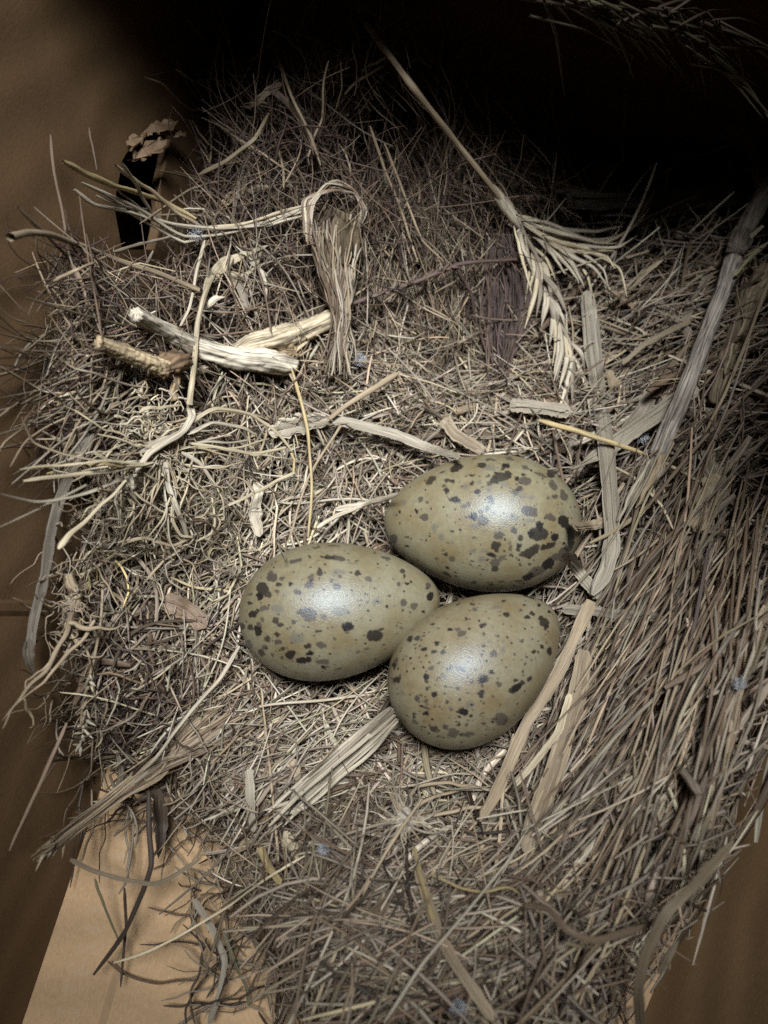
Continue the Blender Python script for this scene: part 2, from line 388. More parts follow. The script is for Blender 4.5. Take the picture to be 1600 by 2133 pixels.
SP3 = """775 157 24 10 0 D;795 200 25 18 0 M;842 148 9 5 0 D;1040 125 20 9 0 D;655 155 20 8 0 D;980 185 45 14 0 G;1060 240 28 18 10 D;1215 163 14 7 0 D;1330 160 14 10 0 D;1178 203 16 9 0 M
1275 230 28 17 15 D;1232 267 22 17 20 D;1375 305 42 38 0 D;1350 270 20 22 0 D;1390 335 25 20 0 D;1420 215 15 18 0 D;1380 355 12 15 0 D;730 282 12 7 0 D;918 272 10 6 0 D;870 330 30 15 0 D
885 320 8 22 0 D;855 340 15 10 0 D;870 405 9 9 0 D;1033 325 7 7 0 D;990 423 7 6 0 D;490 265 10 8 0 G;440 320 18 8 -25 D;595 367 24 15 0 D;655 362 24 17 0 M;750 362 15 10 0 M
690 400 40 26 -10 M;760 310 6 5 0 D;725 435 6 5 0 D;255 445 18 26 25 D;315 437 28 20 -45 D;370 420 18 10 -20 M;300 490 15 5 0 D;478 482 24 15 0 D;375 530 22 14 0 D;460 547 26 18 0 D
533 550 24 22 0 M;545 510 6 5 0 D;310 562 7 7 0 D;260 605 10 9 0 D;330 598 8 8 0 D;392 580 7 8 0 D;345 635 7 7 0 D;415 640 5 5 0 D;495 650 8 6 0 D;510 640 8 6 0 M
225 585 8 10 0 M;140 635 20 35 20 M;125 670 12 25 0 D;435 685 20 22 0 M;390 760 28 26 0 D;397 800 13 16 0 D;400 855 13 15 0 D;495 768 12 10 0 M;150 785 28 25 0 D;175 750 6 20 0 D
120 790 12 18 0 M;150 898 7 7 0 D;115 898 5 5 0 D;187 895 15 25 0 G;315 940 24 26 0 M;360 915 10 14 0 M;385 960 18 14 0 M;345 910 12 12 0 M;465 908 25 22 0 D;380 1015 50 10 15 M
360 1005 18 10 0 D;395 1068 26 18 0 D;462 1005 9 7 0 D;290 1085 8 28 0 D;300 1135 30 16 30 M;355 1175 15 8 0 M;455 1190 35 24 10 D;415 1227 15 10 0 D;495 1252 28 8 0 M;555 1175 27 20 0 M
620 1225 45 38 0 M;735 1240 62 20 -5 M;660 1162 20 13 0 D;640 1135 8 7 0 D;705 1050 42 30 0 D;715 1080 15 10 0 D;765 1090 18 12 0 D;738 1125 10 8 0 D;785 1115 6 6 0 D;605 1033 14 10 0 M
570 970 13 9 0 D;695 1008 7 5 0 D;660 1085 8 5 0 D;755 990 38 28 0 G;850 1080 8 6 0 M;870 1148 16 9 0 D;945 1143 14 10 0 D;1020 1110 55 55 0 M;960 1110 25 15 0 M;1013 990 7 8 0 D
850 900 28 30 0 D;820 893 15 6 0 M;730 897 12 9 0 M;770 903 7 5 0 D;868 780 52 36 -15 M;868 785 36 26 -15 D;770 800 20 16 0 M;935 718 17 20 0 D;995 820 22 25 0 M;990 775 10 6 0 D
1140 850 60 26 -30 D;1190 815 25 22 0 D;1105 875 28 22 0 D;1140 785 16 16 0 D;1250 780 25 16 -45 D;1195 720 7 13 0 D;1213 655 9 8 0 D;1235 600 8 8 0 D;1290 550 18 18 0 D;1327 553 8 8 0 D
1303 608 6 6 0 D;1270 620 8 5 0 M;1230 575 5 5 0 D;1355 505 18 13 35 D;1425 545 18 42 0 D;1190 457 22 15 0 M;1325 462 6 5 0 D;1395 478 8 8 0 M;1120 620 8 6 0 M;1020 618 8 7 0 D
950 570 35 28 0 M;1033 535 22 17 0 G;875 505 16 14 0 M;985 515 8 8 0 G;1040 465 12 12 0 G;915 472 10 8 0 G;745 590 12 10 0 M;680 690 40 20 10 M;590 685 35 16 -15 M;700 705 20 14 0 M
545 755 20 22 0 G;655 855 18 14 0 M;555 840 15 12 0 M;600 845 12 6 0 M;735 760 8 18 0 M;790 545 8 6 0 M;865 835 9 9 0 D;570 495 2 70 18 S;530 975 3 85 16 S"""

def egg_material(name, tint):
    m, nt, b = new_mat(name)
    tc = N(nt, 'ShaderNodeTexCoord')
    def at(n): return N(nt, 'ShaderNodeAttribute', attribute_name=n).outputs['Fac']
    n1 = N(nt, 'ShaderNodeTexNoise'); n1.inputs['Scale'].default_value = 95; n1.inputs['Detail'].default_value = 4
    nt.links.new(tc.outputs['Object'], n1.inputs['Vector'])
    n3 = N(nt, 'ShaderNodeTexNoise'); n3.inputs['Scale'].default_value = 700; n3.inputs['Detail'].default_value = 4
    nt.links.new(tc.outputs['Object'], n3.inputs['Vector'])
    c = mixc(nt, ramp(nt, n1.outputs['Fac'], [(0.38, 0.0), (0.66, 1.0)]), tint, tuple(np.array(tint) * np.array((0.80, 0.70, 0.56))))
    c = mixc(nt, 0.6, c, ramp(nt, n3.outputs['Fac'], [(0.3, 0.78), (0.7, 1.12)]), 'MULTIPLY')
    c = mixc(nt, at('spot_grey'), c, (0.083, 0.077, 0.066))
    c = mixc(nt, at('spot_mid'), c, (0.032, 0.024, 0.022))
    c = mixc(nt, at('spot_dark'), c, (0.010, 0.007, 0.006))
    c = mixc(nt, at('scratch'), c, (0.27, 0.24, 0.17))
    nt.links.new(c, b.inputs['Base Color'])
    b.inputs['Roughness'].default_value = 0.41
    b.inputs['Specular IOR Level'].default_value = 0.58
    b.inputs['Specular Tint'].default_value = (0.72, 0.86, 1.0, 1)
    n2 = N(nt, 'ShaderNodeTexNoise'); n2.inputs['Scale'].default_value = 2200; n2.inputs['Detail'].default_value = 3
    nt.links.new(tc.outputs['Object'], n2.inputs['Vector'])
    bp = N(nt, 'ShaderNodeBump'); bp.inputs['Strength'].default_value = 0.8; bp.inputs['Distance'].default_value = 0.00016
    nt.links.new(n2.outputs['Fac'], bp.inputs['Height'])
    nt.links.new(bp.outputs['Normal'], b.inputs['Normal'])
    return m

def build_egg(e, spots, org, fac, label, tint, seed):
    nu, na = 300, 420
    th = (np.arange(nu) + 0.5) / nu * math.pi
    u = -np.cos(th); r = egg_r(e, u)
    ph = np.arange(na) / na * 2 * math.pi
    V = e.c + (u * e.L / 2)[:, None, None] * e.a + r[:, None, None] * (np.cos(ph)[None, :, None] * e.b1 + np.sin(ph)[None, :, None] * e.b2)
    V = V.reshape(-1, 3)
    i, j = np.meshgrid(np.arange(nu - 1), np.arange(na), indexing='ij')
    q = np.stack([i * na + j, i * na + (j + 1) % na, (i + 1) * na + (j + 1) % na, (i + 1) * na + j], -1).reshape(-1, 4)
    nV = len(V)
    V = np.vstack([V, e.c - e.a * e.L / 2, e.c + e.a * e.L / 2])
    faces = [tuple(f) for f in q.tolist()]
    faces += [(nV, (k + 1) % na, k) for k in range(na)]
    b0 = (nu - 1) * na
    faces += [(nV + 1, b0 + k, b0 + (k + 1) % na) for k in range(na)]
    px, py, _ = project(V)
    d = V - e.c
    un = (d @ e.a) / (e.L / 2)
    nor = nrm(d - 0.25 * (d @ e.a)[:, None] * e.a)
    front = np.einsum('ij,ij->i', nor, CAM - V) > 0
    zx = (px - org[0]) * fac; zy = (py - org[1]) * fac
    wx = zx + vnoise2(zx, zy, 22.0) * 8 + vnoise2(zx + 91, zy + 13, 9.0) * 5
    wy = zy + vnoise2(zx + 517, zy + 77, 22.0) * 8 + vnoise2(zx + 41, zy + 313, 9.0) * 5
    A_ = {k: np.zeros(len(V)) for k in 'DMGS'}
    rs = np.random.default_rng(seed)
    for ln in spots.replace('\n', ';').split(';'):
        x, y, a, b, ang, kd = ln.split()
        x, y, a, b, ang = map(float, (x, y, a, b, ang))
        if kd != 'S': a, b = a * 1.0 + .8, b * 1.0 + .8
        c_, s_ = math.cos(math.radians(ang)), math.sin(math.radians(ang))
        sx, sy = (zx, zy) if kd == 'S' else (wx, wy)
        dx, dy = sx - x, sy - y
        q_ = np.sqrt(((dx * c_ + dy * s_) / a) ** 2 + ((-dx * s_ + dy * c_) / b) ** 2)
        soft = 5.0 / min(a, b) if kd != 'G' else 14.0 / min(a, b)
        soft = min(max(soft, 0.1), 0.8)
        m_ = np.clip((1.0 + soft * 0.5 - q_) / soft, 0, 1)
        A_[kd] = np.maximum(A_[kd], np.where(front, m_, 0) * rs.uniform(0.8, 1.0))
    # the unseen side and scattered pin-prick dots
    for k in range(620):
        kd = 'DMG'[rs.choice(3, p=[.5, .3, .2])]
        big = k < 110
        uu = rs.beta(1.3, 2.2) * 2 - 1
        a0 = rs.uniform(0, 2 * math.pi)
        pc = e.c + uu * e.L / 2 * e.a + egg_r(e, np.array(uu)) * (math.cos(a0) * e.b1 + math.sin(a0) * e.b2)
        rad = rs.uniform(0.0007, 0.0026) if big else rs.uniform(0.00018, 0.0004)
        dist = np.linalg.norm(V - pc, axis=1)
        m_ = np.clip((rad * (1 + 0.35 * vnoise2(V[:, 0] * 1e3 + 50, V[:, 2] * 1e3 + V[:, 1] * 700, 1.1)) - dist) / (0.3 * rad) + 0.5, 0, 1)
        A_[kd] = np.maximum(A_[kd], m_ if not big else np.where(front, 0, m_))
    o = mesh_obj('speckled_egg', V, faces, egg_material('eggshell', tint), attrs={
        'spot_dark': ('FLOAT', A_['D'] * 1.0), 'spot_mid': ('FLOAT', A_['M'] * 0.86), 'spot_grey': ('FLOAT', A_['G'] * 0.7), 'scratch': ('FLOAT', A_['S'] * 0.5)},
        label=label, cat='egg', group='speckled eggs in the nest')
    return o

build_egg(E1, SP1, (480, 1110), 3.5556, 'olive speckled egg whose pointed end touches both other eggs', (0.166, 0.147, 0.094), 1)
build_egg(E2, SP2, (790, 930), 3.7209, 'most heavily blotched olive egg, dark patches crowding its blunt end near the wide blades', (0.176, 0.155, 0.097), 2)
build_egg(E3, SP3, (790, 1220), 4.0, 'finely dotted tan egg lying tilted, blade leaning along its pointed side', (0.168, 0.144, 0.091), 3)

# ------------------------------------------------------------------ ray hits on everything built as a solid
def hit_depth(px, py, eggs=True):
    """depth (along the optical axis) where the viewing rays meet the nest, the eggs or the box"""
    d = ray(px, py)
    ts = np.arange(0.10, 0.62, 0.0015)
    P = CAM + d[:, None, :] * ts[None, :, None]
    solid = (P[..., 2] < H(P[..., 0], P[..., 1])) | ~inside_box(P, 0.0)
    solid &= ~((P[..., 2] > WALL_H))
    if eggs:
        for e in EGGS: solid |= in_egg(e, P, 1.03)
    k = np.argmax(solid, 1)
    k = np.where(solid.any(1), k, len(ts) - 1)
    return ts[k]

SMOOTH = [0.45]
def crom(C, n):
    C = np.asarray(C, float)
    if len(C) == 2:
        return C[0] + (C[1] - C[0]) * np.linspace(0, 1, n)[:, None]
    P = np.vstack([2 * C[0] - C[1], C, 2 * C[-1] - C[-2]])
    seg = np.linalg.norm(np.diff(C[:, :2], axis=0), axis=1) ** 0.8
    cum = np.concatenate([[0], np.cumsum(seg)]); cum /= cum[-1]
    s = np.linspace(0, 1, n)
    i = np.clip(np.searchsorted(cum, s, side='right') - 1, 0, len(C) - 2)
    t = ((s - cum[i]) / (cum[i + 1] - cum[i]))[:, None]
    p0, p1, p2, p3 = P[i], P[i + 1], P[i + 2], P[i + 3]
    cr = 0.5 * (2 * p1 + (p2 - p0) * t + (2 * p0 - 5 * p1 + 4 * p2 - p3) * t ** 2 + (3 * p1 - p0 - 3 * p2 + p3) * t ** 3)
    return cr * SMOOTH[0] + (p1 + (p2 - p1) * t) * (1 - SMOOTH[0])

def smooth1(a, k=2):
    for _ in range(k):
        b = a.copy(); b[1:-1] = (a[:-2] + 2 * a[1:-1] + a[2:]) / 4; a = b
    return a

def path(pts, lift=6.0, n=24, wob=0.0, rng=RNG):
    """photo polyline + height above whatever lies beneath (mm, one number or one per point) -> world points"""
    pts = np.asarray(pts, float)
    L = np.full(len(pts), float(lift)) if np.isscalar(lift) else np.asarray(lift, float)
    c = crom(np.column_stack([pts, L]), n)
    px, py, lf = c[:, 0].copy(), c[:, 1].copy(), c[:, 2] / 1000
    if wob:
        t = np.linspace(0, 1, n)
        for a in range(1, 4):
            px += wob / a * np.sin(t * 6.28 * a * rng.uniform(.6, 1.6) + rng.uniform(0, 6.28))
            py += wob / a * np.sin(t * 6.28 * a * rng.uniform(.6, 1.6) + rng.uniform(0, 6.28))
    hd = hit_depth(px, py)
    cd_ = hit_depth(pts[:, 0], pts[:, 1]) - L / 1000
    seg = np.concatenate([[0], np.cumsum(np.linalg.norm(np.diff(pts, axis=0), axis=1))]); seg /= max(seg[-1], 1e-9)
    cs = np.concatenate([[0], np.cumsum(np.hypot(np.diff(px), np.diff(py)))]); cs /= max(cs[-1], 1e-9)
    d0 = np.interp(cs, seg, cd_)
    d1 = np.minimum(d0, hd - np.minimum(lf, 0.0025) - 0.0005)
    d1 = smooth1(d1, 6)
    return CAM + ray(px, py) * d1[:, None], d1

# ------------------------------------------------------------------ strand meshes
RIB = ((-1, -.1), (-.45, .75), (.3, .45), (1, .1), (.5, -.5), (-.4, -.5))
def strand_arrays(P, Wd, ref, K=4, flat=1.0, tint=None, twist=None, rib=False):
    """P (N,S,3), Wd (N,S) full width, ref (N,3) face normal wanted. Closed elliptical tubes."""
    Nn, S, _ = P.shape
    T = np.empty_like(P)
    T[:, 1:-1] = P[:, 2:] - P[:, :-2]; T[:, 0] = P[:, 1] - P[:, 0]; T[:, -1] = P[:, -1] - P[:, -2]
    T = nrm(T)
    r = np.repeat(ref[:, None, :], S, 1)
    U = np.cross(T, r)
    U = nrm(U + 1e-5)
    Vv = np.cross(U, T)
    if twist is not None:
        an = twist
        U, Vv = U * np.cos(an)[..., None] + Vv * np.sin(an)[..., None], Vv * np.cos(an)[..., None] - U * np.sin(an)[..., None]
    ang = np.arange(K) / K * 2 * math.pi
    cx_, sx_ = (np.array(RIB).T if rib else (np.cos(ang), np.sin(ang)))
    fl = np.broadcast_to(np.asarray(flat, float).reshape(-1, 1) if np.ndim(flat) else np.full((Nn, 1), flat), (Nn, S))
    hw = Wd / 2
    ring = P[:, :, None, :] + (hw[:, :, None] * cx_)[..., None] * U[:, :, None, :] + ((hw * fl)[:, :, None] * sx_)[..., None] * Vv[:, :, None, :]
    V = ring.reshape(-1, 3)
    n, s, k = np.meshgrid(np.arange(Nn), np.arange(S - 1), np.arange(K), indexing='ij')
    base = (n * S + s) * K
    Fq = np.stack([base + k, base + (k + 1) % K, base + K + (k + 1) % K, base + K + k], -1).reshape(-1, 4)
    cum = np.concatenate([np.zeros((Nn, 1)), np.cumsum(np.linalg.norm(np.diff(P, axis=1), axis=2), 1)], 1)
    rnd = RNG.uniform(0, 10, (Nn, 1))
    al = np.stack(np.broadcast_arrays((cum + rnd)[:, :, None], (cx_ * 1.0)[None, None, :] * (4 if rib else 2) + rnd[:, :, None] * 7, rnd[:, :, None] * np.ones((1, S, K))), -1)
    # x of the noise runs round the blade, y along it
    al = np.stack([al[..., 1] * 0.012, al[..., 0] * 60, al[..., 2]], -1).reshape(-1, 3)
    tc = np.repeat(np.concatenate([tint, np.ones((Nn, 1))], 1)[:, None, :], S * K, 1).reshape(-1, 4)
    return V, Fq, al, tc

def caps(Nn, S, K, off=0):
    n = np.arange(Nn)
    out = []
    for b in ((n * S) * K, (n * S + S - 1) * K):
        for q in range(0, K - 2, 2):
            out.append(np.stack([b, b + q + 1, b + q + 2, b + min(q + 3, K - 1)], -1))
    return np.concatenate(out)

def strand_obj(name, P, Wd, ref, tint, K=4, flat=1.0, mat=None, parent=None, twist=None, rib=False, **k):
    V, Fq, al, tc = strand_arrays(P, Wd, ref, K, flat, tint, twist, rib)
    return mesh_obj(name, V, Fq, mat or M_STRAW, parent, smooth=not rib, attrs={'tint': ('FLOAT_COLOR', tc), 'along': ('FLOAT_VECTOR', al)}, **k)

def wprof(n, kind):
    s = np.linspace(0, 1, n)
    if kind == 'even': p = 1 - 0.12 * s
    elif kind == 'torn': p = (0.45 + 0.55 * np.sin(np.pi * np.clip(s * .8 + .12, 0, 1))) * (1 + 0.22 * smooth1(RNG.normal(0, 1, n), 1)); p[0] *= .6; p[-1] *= .3
    elif kind == 'tip': p = 0.12 + 0.88 * np.clip((1 - s) * 1.6, 0, 1) ** 0.8
    elif kind == 'both': p = (0.5 + 0.5 * np.clip(np.minimum(s, 1 - s) * 12, 0, 1)) * (1 - 0.3 * s)
    elif kind == 'lens': p = 0.08 + 0.92 * np.sin(np.pi * np.clip(s, 0.0, 1) ** 0.75) ** 0.9
    elif kind == 'flare': p = 0.55 + 0.75 * s ** 3; p[-2:] *= (0.8, 0.35)
    else: p = np.ones(n)
    return p

PALE = np.array((.445, .38, .285)); YEL = np.array((.40, .305, .15)); TAN = np.array((.315, .24, .155)); GREY = np.array((.26, .212, .158))
BRN = np.array((.135, .092, .06)); DRK = np.array((.042, .029, .021)); PUR = np.array((.07, .044, .037)); OLV = np.array((.29, .26, .145))
CREAM = np.array((.52, .43, .285))

def one(name, pts, wpx, col, lift=6.0, n=24, prof='both', flat=0.8, K=6, wob=0.0, parent=None, roll=0.0, jit=0.06, mat=None, split=1, **k):
    P, d = path(pts, lift, n, wob + 0.25)
    wm = wpx * d.mean() / F_PX
    ref = nrm(nrm(CAM - P.mean(0)) * 1.0 + np.array([0, 0, 0.4]) + RT * roll + RNG.normal(0, 0.12, 3))
    wd = wm * wprof(n, prof) * (1 + 0.09 * smooth1(RNG.normal(0, 1, n), 1))
    c = np.clip(np.array(col) * (1 + RNG.normal(0, jit)), 0.01, 0.9)
    if split <= 1:
        return strand_obj(name, P[None], wd[None], ref[None], c[None], K, flat, mat, parent, **k)
    # a leaf blade: flat fibres lying side by side, slightly stepped and parted, with uneven ends
    T = nrm(np.gradient(P, axis=0)); U = nrm(np.cross(T, ref)); Vv = np.cross(U, T)
    s0 = np.linspace(0, 1, n)
    Ps, Ws, Rs, Cs = [], [], [], []
    for q in range(split + 1):
        main = q == 0
        f = 0 if main else RNG.uniform(-.46, .46)
        a = RNG.uniform(0, .03) if main else RNG.uniform(0, .25); b = 1 - (RNG.uniform(0, .04) if main else RNG.uniform(0, .3))
        t = a + (b - a) * s0
        g = lambda arr: np.stack([np.interp(t, s0, arr[:, z]) for z in range(3)], 1)
        drift = 0 if main else RNG.normal(0, .12) * np.clip(np.abs(t - .5) * 2 - .3, 0, 1) ** 1.5 * 2.2
        off = (f + drift) * np.interp(t, s0, wd)
        up_ = 0 if main else (.05 + abs(RNG.normal(0, .08)) * np.abs(t - .5) * 2) * wm
        Ps.append(g(P) + off[:, None] * g(U) + (up_ * np.ones(n))[:, None] * g(Vv))
        ww = np.interp(t, s0, wd) * (.95 if main else RNG.uniform(.10, .26))
        ww = ww * (1 + .06 * RNG.normal(0, 1, n))
        ww[0] *= .55; ww[-1] *= .2; ww[-2] *= .75
        Ws.append(ww); Rs.append(nrm(ref + U.mean(0) * RNG.normal(0, .12))); Cs.append(np.clip(c * (1 + (0 if main else RNG.normal(-.05, .16))), .01, .85))
    return strand_obj(name, np.array(Ps), np.array(Ws), np.array(Rs), np.array(Cs), 6, .09, mat, parent, rib=True, **k)

def multi(name, plist, wpx, cols, lift=6.0, n=18, prof='both', flat=0.7, K=5, wob=0.0, parent=None, mat=None, **k):
    Ps, Ws, R, C = [], [], [], []
    for i, pts in enumerate(plist):
        l = lift[i] if isinstance(lift, list) else lift
        P, d = path(pts, l, n, wob)
        ww = wpx[i] if isinstance(wpx, (list, np.ndarray)) else wpx * RNG.uniform(.75, 1.25)
        Ps.append(P); Ws.append(ww * d.mean() / F_PX * wprof(n, prof)); R.append(nrm(CAM - P.mean(0) + RNG.normal(0, .08, 3)))
        c = cols[RNG.integers(len(cols))] if isinstance(cols, list) else cols
        C.append(np.clip(c * (1 + RNG.normal(0, .12)), .01, .9))
    return strand_obj(name, np.array(Ps), np.array(Ws), np.array(R), np.array(C), K, flat, mat, parent, **k)

# ------------------------------------------------------------------ cardboard box
def panel(name, O, U, Wv, outer, holes, thick, out_dir, mat, parent, **k):
    """flat board with a real thickness, outline (and holes) in its own plane; grid of faces not needed"""
    bm = bmesh.new()
    es = []
    for lp in [outer] + holes:
        vs = [bm.verts.new(tuple(O + U * a + Wv * b)) for a, b in lp]
        es += [bm.edges.new((vs[i], vs[(i + 1) % len(vs)])) for i in range(len(vs))]
    bmesh.ops.triangle_fill(bm, use_beauty=True, use_dissolve=False, edges=es)
    fs = bm.faces[:]
    r = bmesh.ops.extrude_face_region(bm, geom=fs)
    nv = [g for g in r['geom'] if isinstance(g, bmesh.types.BMVert)]
    bmesh.ops.translate(bm, verts=nv, vec=tuple(out_dir * thick))
    bmesh.ops.recalc_face_normals(bm, faces=bm.faces)
    bm.verts.index_update()
    V = np.array([v.co[:] for v in bm.verts]); F_ = [tuple(v.index for v in f.verts) for f in bm.faces]
    bm.free()
    sh = np.stack([(V - O) @ U, (V - O) @ Wv, np.zeros(len(V))], -1)
    dd = nrm(LB - LA); ed = np.stack([(V - LA) @ np.array([dd[1], -dd[0], 0]), (V - LA) @ dd, np.zeros(len(V))], -1)
    return mesh_obj(name, V, F_, mat, parent, {'sheet': ('FLOAT_VECTOR', sh), 'edge': ('FLOAT_VECTOR', ed)}, smooth=False, **k)

box = empty('cardboard_box', (0, 0, 0), label='open brown cardboard box holding the whole nest', cat='box')
ZUP = np.array([0, 0, 1.0])
dl = nrm(LB - LA); nl = np.cross(ZUP, dl); nl = nl if nl[0] < 0 else -nl          # outward
dr = nrm(RB - RA); nr = np.cross(ZUP, dr); nr = nr if nr[0] > 0 else -nr
def at_y(Aa, d, y): return Aa + d * ((y - Aa[1]) / d[1])
L0, L1 = at_y(LA, dl, FRONT_Y), at_y(LA, dl, BACK_Y)
R0, R1 = at_y(RA, dr, FRONT_Y), at_y(RA, dr, BACK_Y)
WL = np.cross(NL, dl); WL = WL if WL[2] > 0 else -WL                # up the leaning side
def on_left(px, py):
    p = on_plane(px, py, LA, NL)
    return float((p - L0) @ dl), float((p - L0) @ WL)
hole_px = [(322,262),(338,272),(345,290),(340,318),(336,345),(330,375),(327,410),(330,440),(326,475),(318,520),(262,520),(256,480),(250,440),(252,400),(258,365),(262,335),(270,318),(285,300),(300,278)]
hole_px = [(x + (x - 297) * .22, y) for x, y in hole_px]
hole = [on_left(*p) for p in hole_px]
lenL = float(np.linalg.norm(L1 - L0))
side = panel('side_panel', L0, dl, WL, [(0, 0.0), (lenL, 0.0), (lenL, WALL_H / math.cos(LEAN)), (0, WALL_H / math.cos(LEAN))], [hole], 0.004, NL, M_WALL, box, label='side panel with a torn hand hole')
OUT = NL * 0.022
panel('added_hole_backing', L0 + OUT, dl, WL, [(0, 0.0), (lenL, 0.0), (lenL, WALL_H / math.cos(LEAN)), (0, WALL_H / math.cos(LEAN))], [], 0.004, NL, M_WALL, box)  # board added behind the hand hole to keep it dark
# torn paper flakes round the hand hole
rk = np.random.default_rng(3)
def flake(pts, lift, parent, col=None):
    P = np.array([np.append(np.array(on_left(*p)), l / 1000) for p, l in zip(pts, lift)])
    V = L0 + P[:, :1] * dl + P[:, 1:2] * WL - P[:, 2:3] * NL
    m_ = len(V); V = np.vstack([V[i] + (V[(i + 1) % m_] - V[i]) * f + (WL * rk.normal(0, .0006) + dl * rk.normal(0, .0006) - NL * rk.normal(0, .0004)) for i in range(m_) for f in (0, .25, .5, .75)])
    n = len(V)
    V2 = np.vstack([V, V - NL * 0.0009])
    F_ = [tuple(range(n)), tuple(range(2 * n - 1, n - 1, -1))] + [(i, i + n, (i + 1) % n + n, (i + 1) % n) for i in range(n)]
    return mesh_obj('torn_flake', V2, F_, M_TORN, parent, {'sheet': ('FLOAT_VECTOR', V2 * 3)}, smooth=False)
flake([(262,334),(275,318),(292,296),(305,290),(308,300),(296,318),(285,330),(272,336)], [1,2,4,6,7,6,4,2], side)
flake([(292,278),(300,265),(318,257),(336,256),(338,264),(325,272),(305,282),(296,286)], [1,2,3,5,6,5,4,2], side)
flake([(322,276),(335,270),(350,274),(353,282),(342,288),(328,286)], [1,3,5,6,5,3], side)
flake([(258,300),(270,286),(286,278),(290,284),(276,298),(264,312)], [0.5,1,2,3,3,1.5], side)
lenR = float(np.linalg.norm(R1 - R0))
WR = np.cross(NR, dr); WR = WR if WR[2] > 0 else -WR
panel('side_panel', R0, dr, WR, [(0, 0.0), (lenR, 0.0), (lenR, WALL_H / math.cos(RLEAN)), (0, WALL_H / math.cos(RLEAN))], [], 0.004, NR, M_LIGHTENED, box)
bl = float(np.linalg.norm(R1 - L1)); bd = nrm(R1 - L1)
panel('back_panel', L1, bd, ZUP, [(0, 0.0), (bl, 0.0), (bl + .105, WALL_H), (-0.064, WALL_H)], [], 0.004, np.array([0, 1.0, 0]), M_LIGHTENED, box)  # lightened board colour lifts the shaded back
O = np.array([0, 0, -0.0005])
panel('base_panel', O, np.array([1.0, 0, 0]), np.array([0, 1.0, 0]), [(L0[0] - .006, L0[1]), (R0[0] + .006, R0[1]), (R1[0] + .006, R1[1] + .006), (L1[0] - .006, L1[1] + .006)], [], 0.004, np.array([0, 0, -1.0]), M_FLOOR, box)
# closed flaps over the far half of the box
FLAP_Y = 0.075
fl0, fl1 = at_y(LA, dl, FLAP_Y), at_y(RA, dr, FLAP_Y)
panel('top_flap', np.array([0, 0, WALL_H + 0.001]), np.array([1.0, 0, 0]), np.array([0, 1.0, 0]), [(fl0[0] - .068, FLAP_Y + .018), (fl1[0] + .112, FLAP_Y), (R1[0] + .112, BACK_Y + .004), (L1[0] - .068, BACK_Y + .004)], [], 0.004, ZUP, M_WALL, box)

# unseen flap, added to shade the right side of the nest
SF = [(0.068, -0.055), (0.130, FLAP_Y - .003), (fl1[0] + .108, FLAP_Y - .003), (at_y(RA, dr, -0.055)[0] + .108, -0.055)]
panel('added_shade_flap', np.array([0, 0, WALL_H + 0.001]), np.array([1.0, 0, 0]), np.array([0, 1.0, 0]), SF, [], 0.004, ZUP, M_WALL, box)

# ------------------------------------------------------------------ nest: mats of straw
nest = empty('bird_nest', (0, 0, 0), label='rough bowl nest of matted dry grass filling the box', cat='nest')
gi, gj = np.meshgrid(np.arange(0, len(GX), 2), np.arange(0, len(GY), 2), indexing='ij')
GV = np.stack([GX[gi], GY[gj], Hg[gi, gj] - (0.013 + 0.2 * np.clip(Hg[gi, gj], 0, .08))], -1)
bump = vnoise2(GV[..., 0] * 1000, GV[..., 1] * 1000, 9.0) * 0.003
GV[..., 2] += bump
for e in EGGS:
    GV[..., 2] = np.where(np.hypot(GV[..., 0] - e.c[0], GV[..., 1] - e.c[1]) < 0.02, np.minimum(GV[..., 2], 0.012), GV[..., 2])
ok = inside_box(GV, 0.003) & (Hg[gi, gj] > 0.004)
GV[..., 2] = np.maximum(GV[..., 2], 0.0005)
idx = -np.ones(gi.shape, int)
ni, nj = gi.shape
Fs = []
for a in range(ni - 1):
    for b in range(nj - 1):
        if ok[a, b] and ok[a + 1, b] and ok[a, b + 1] and ok[a + 1, b + 1]:
            Fs.append((a * nj + b, (a + 1) * nj + b, (a + 1) * nj + b + 1, a * nj + b + 1))
Fs = np.array(Fs)
used, inv = np.unique(Fs, return_inverse=True)
mesh_obj('matted_core', GV.reshape(-1, 3)[used], inv.reshape(-1, 4), M_GAP_SHADE, nest)

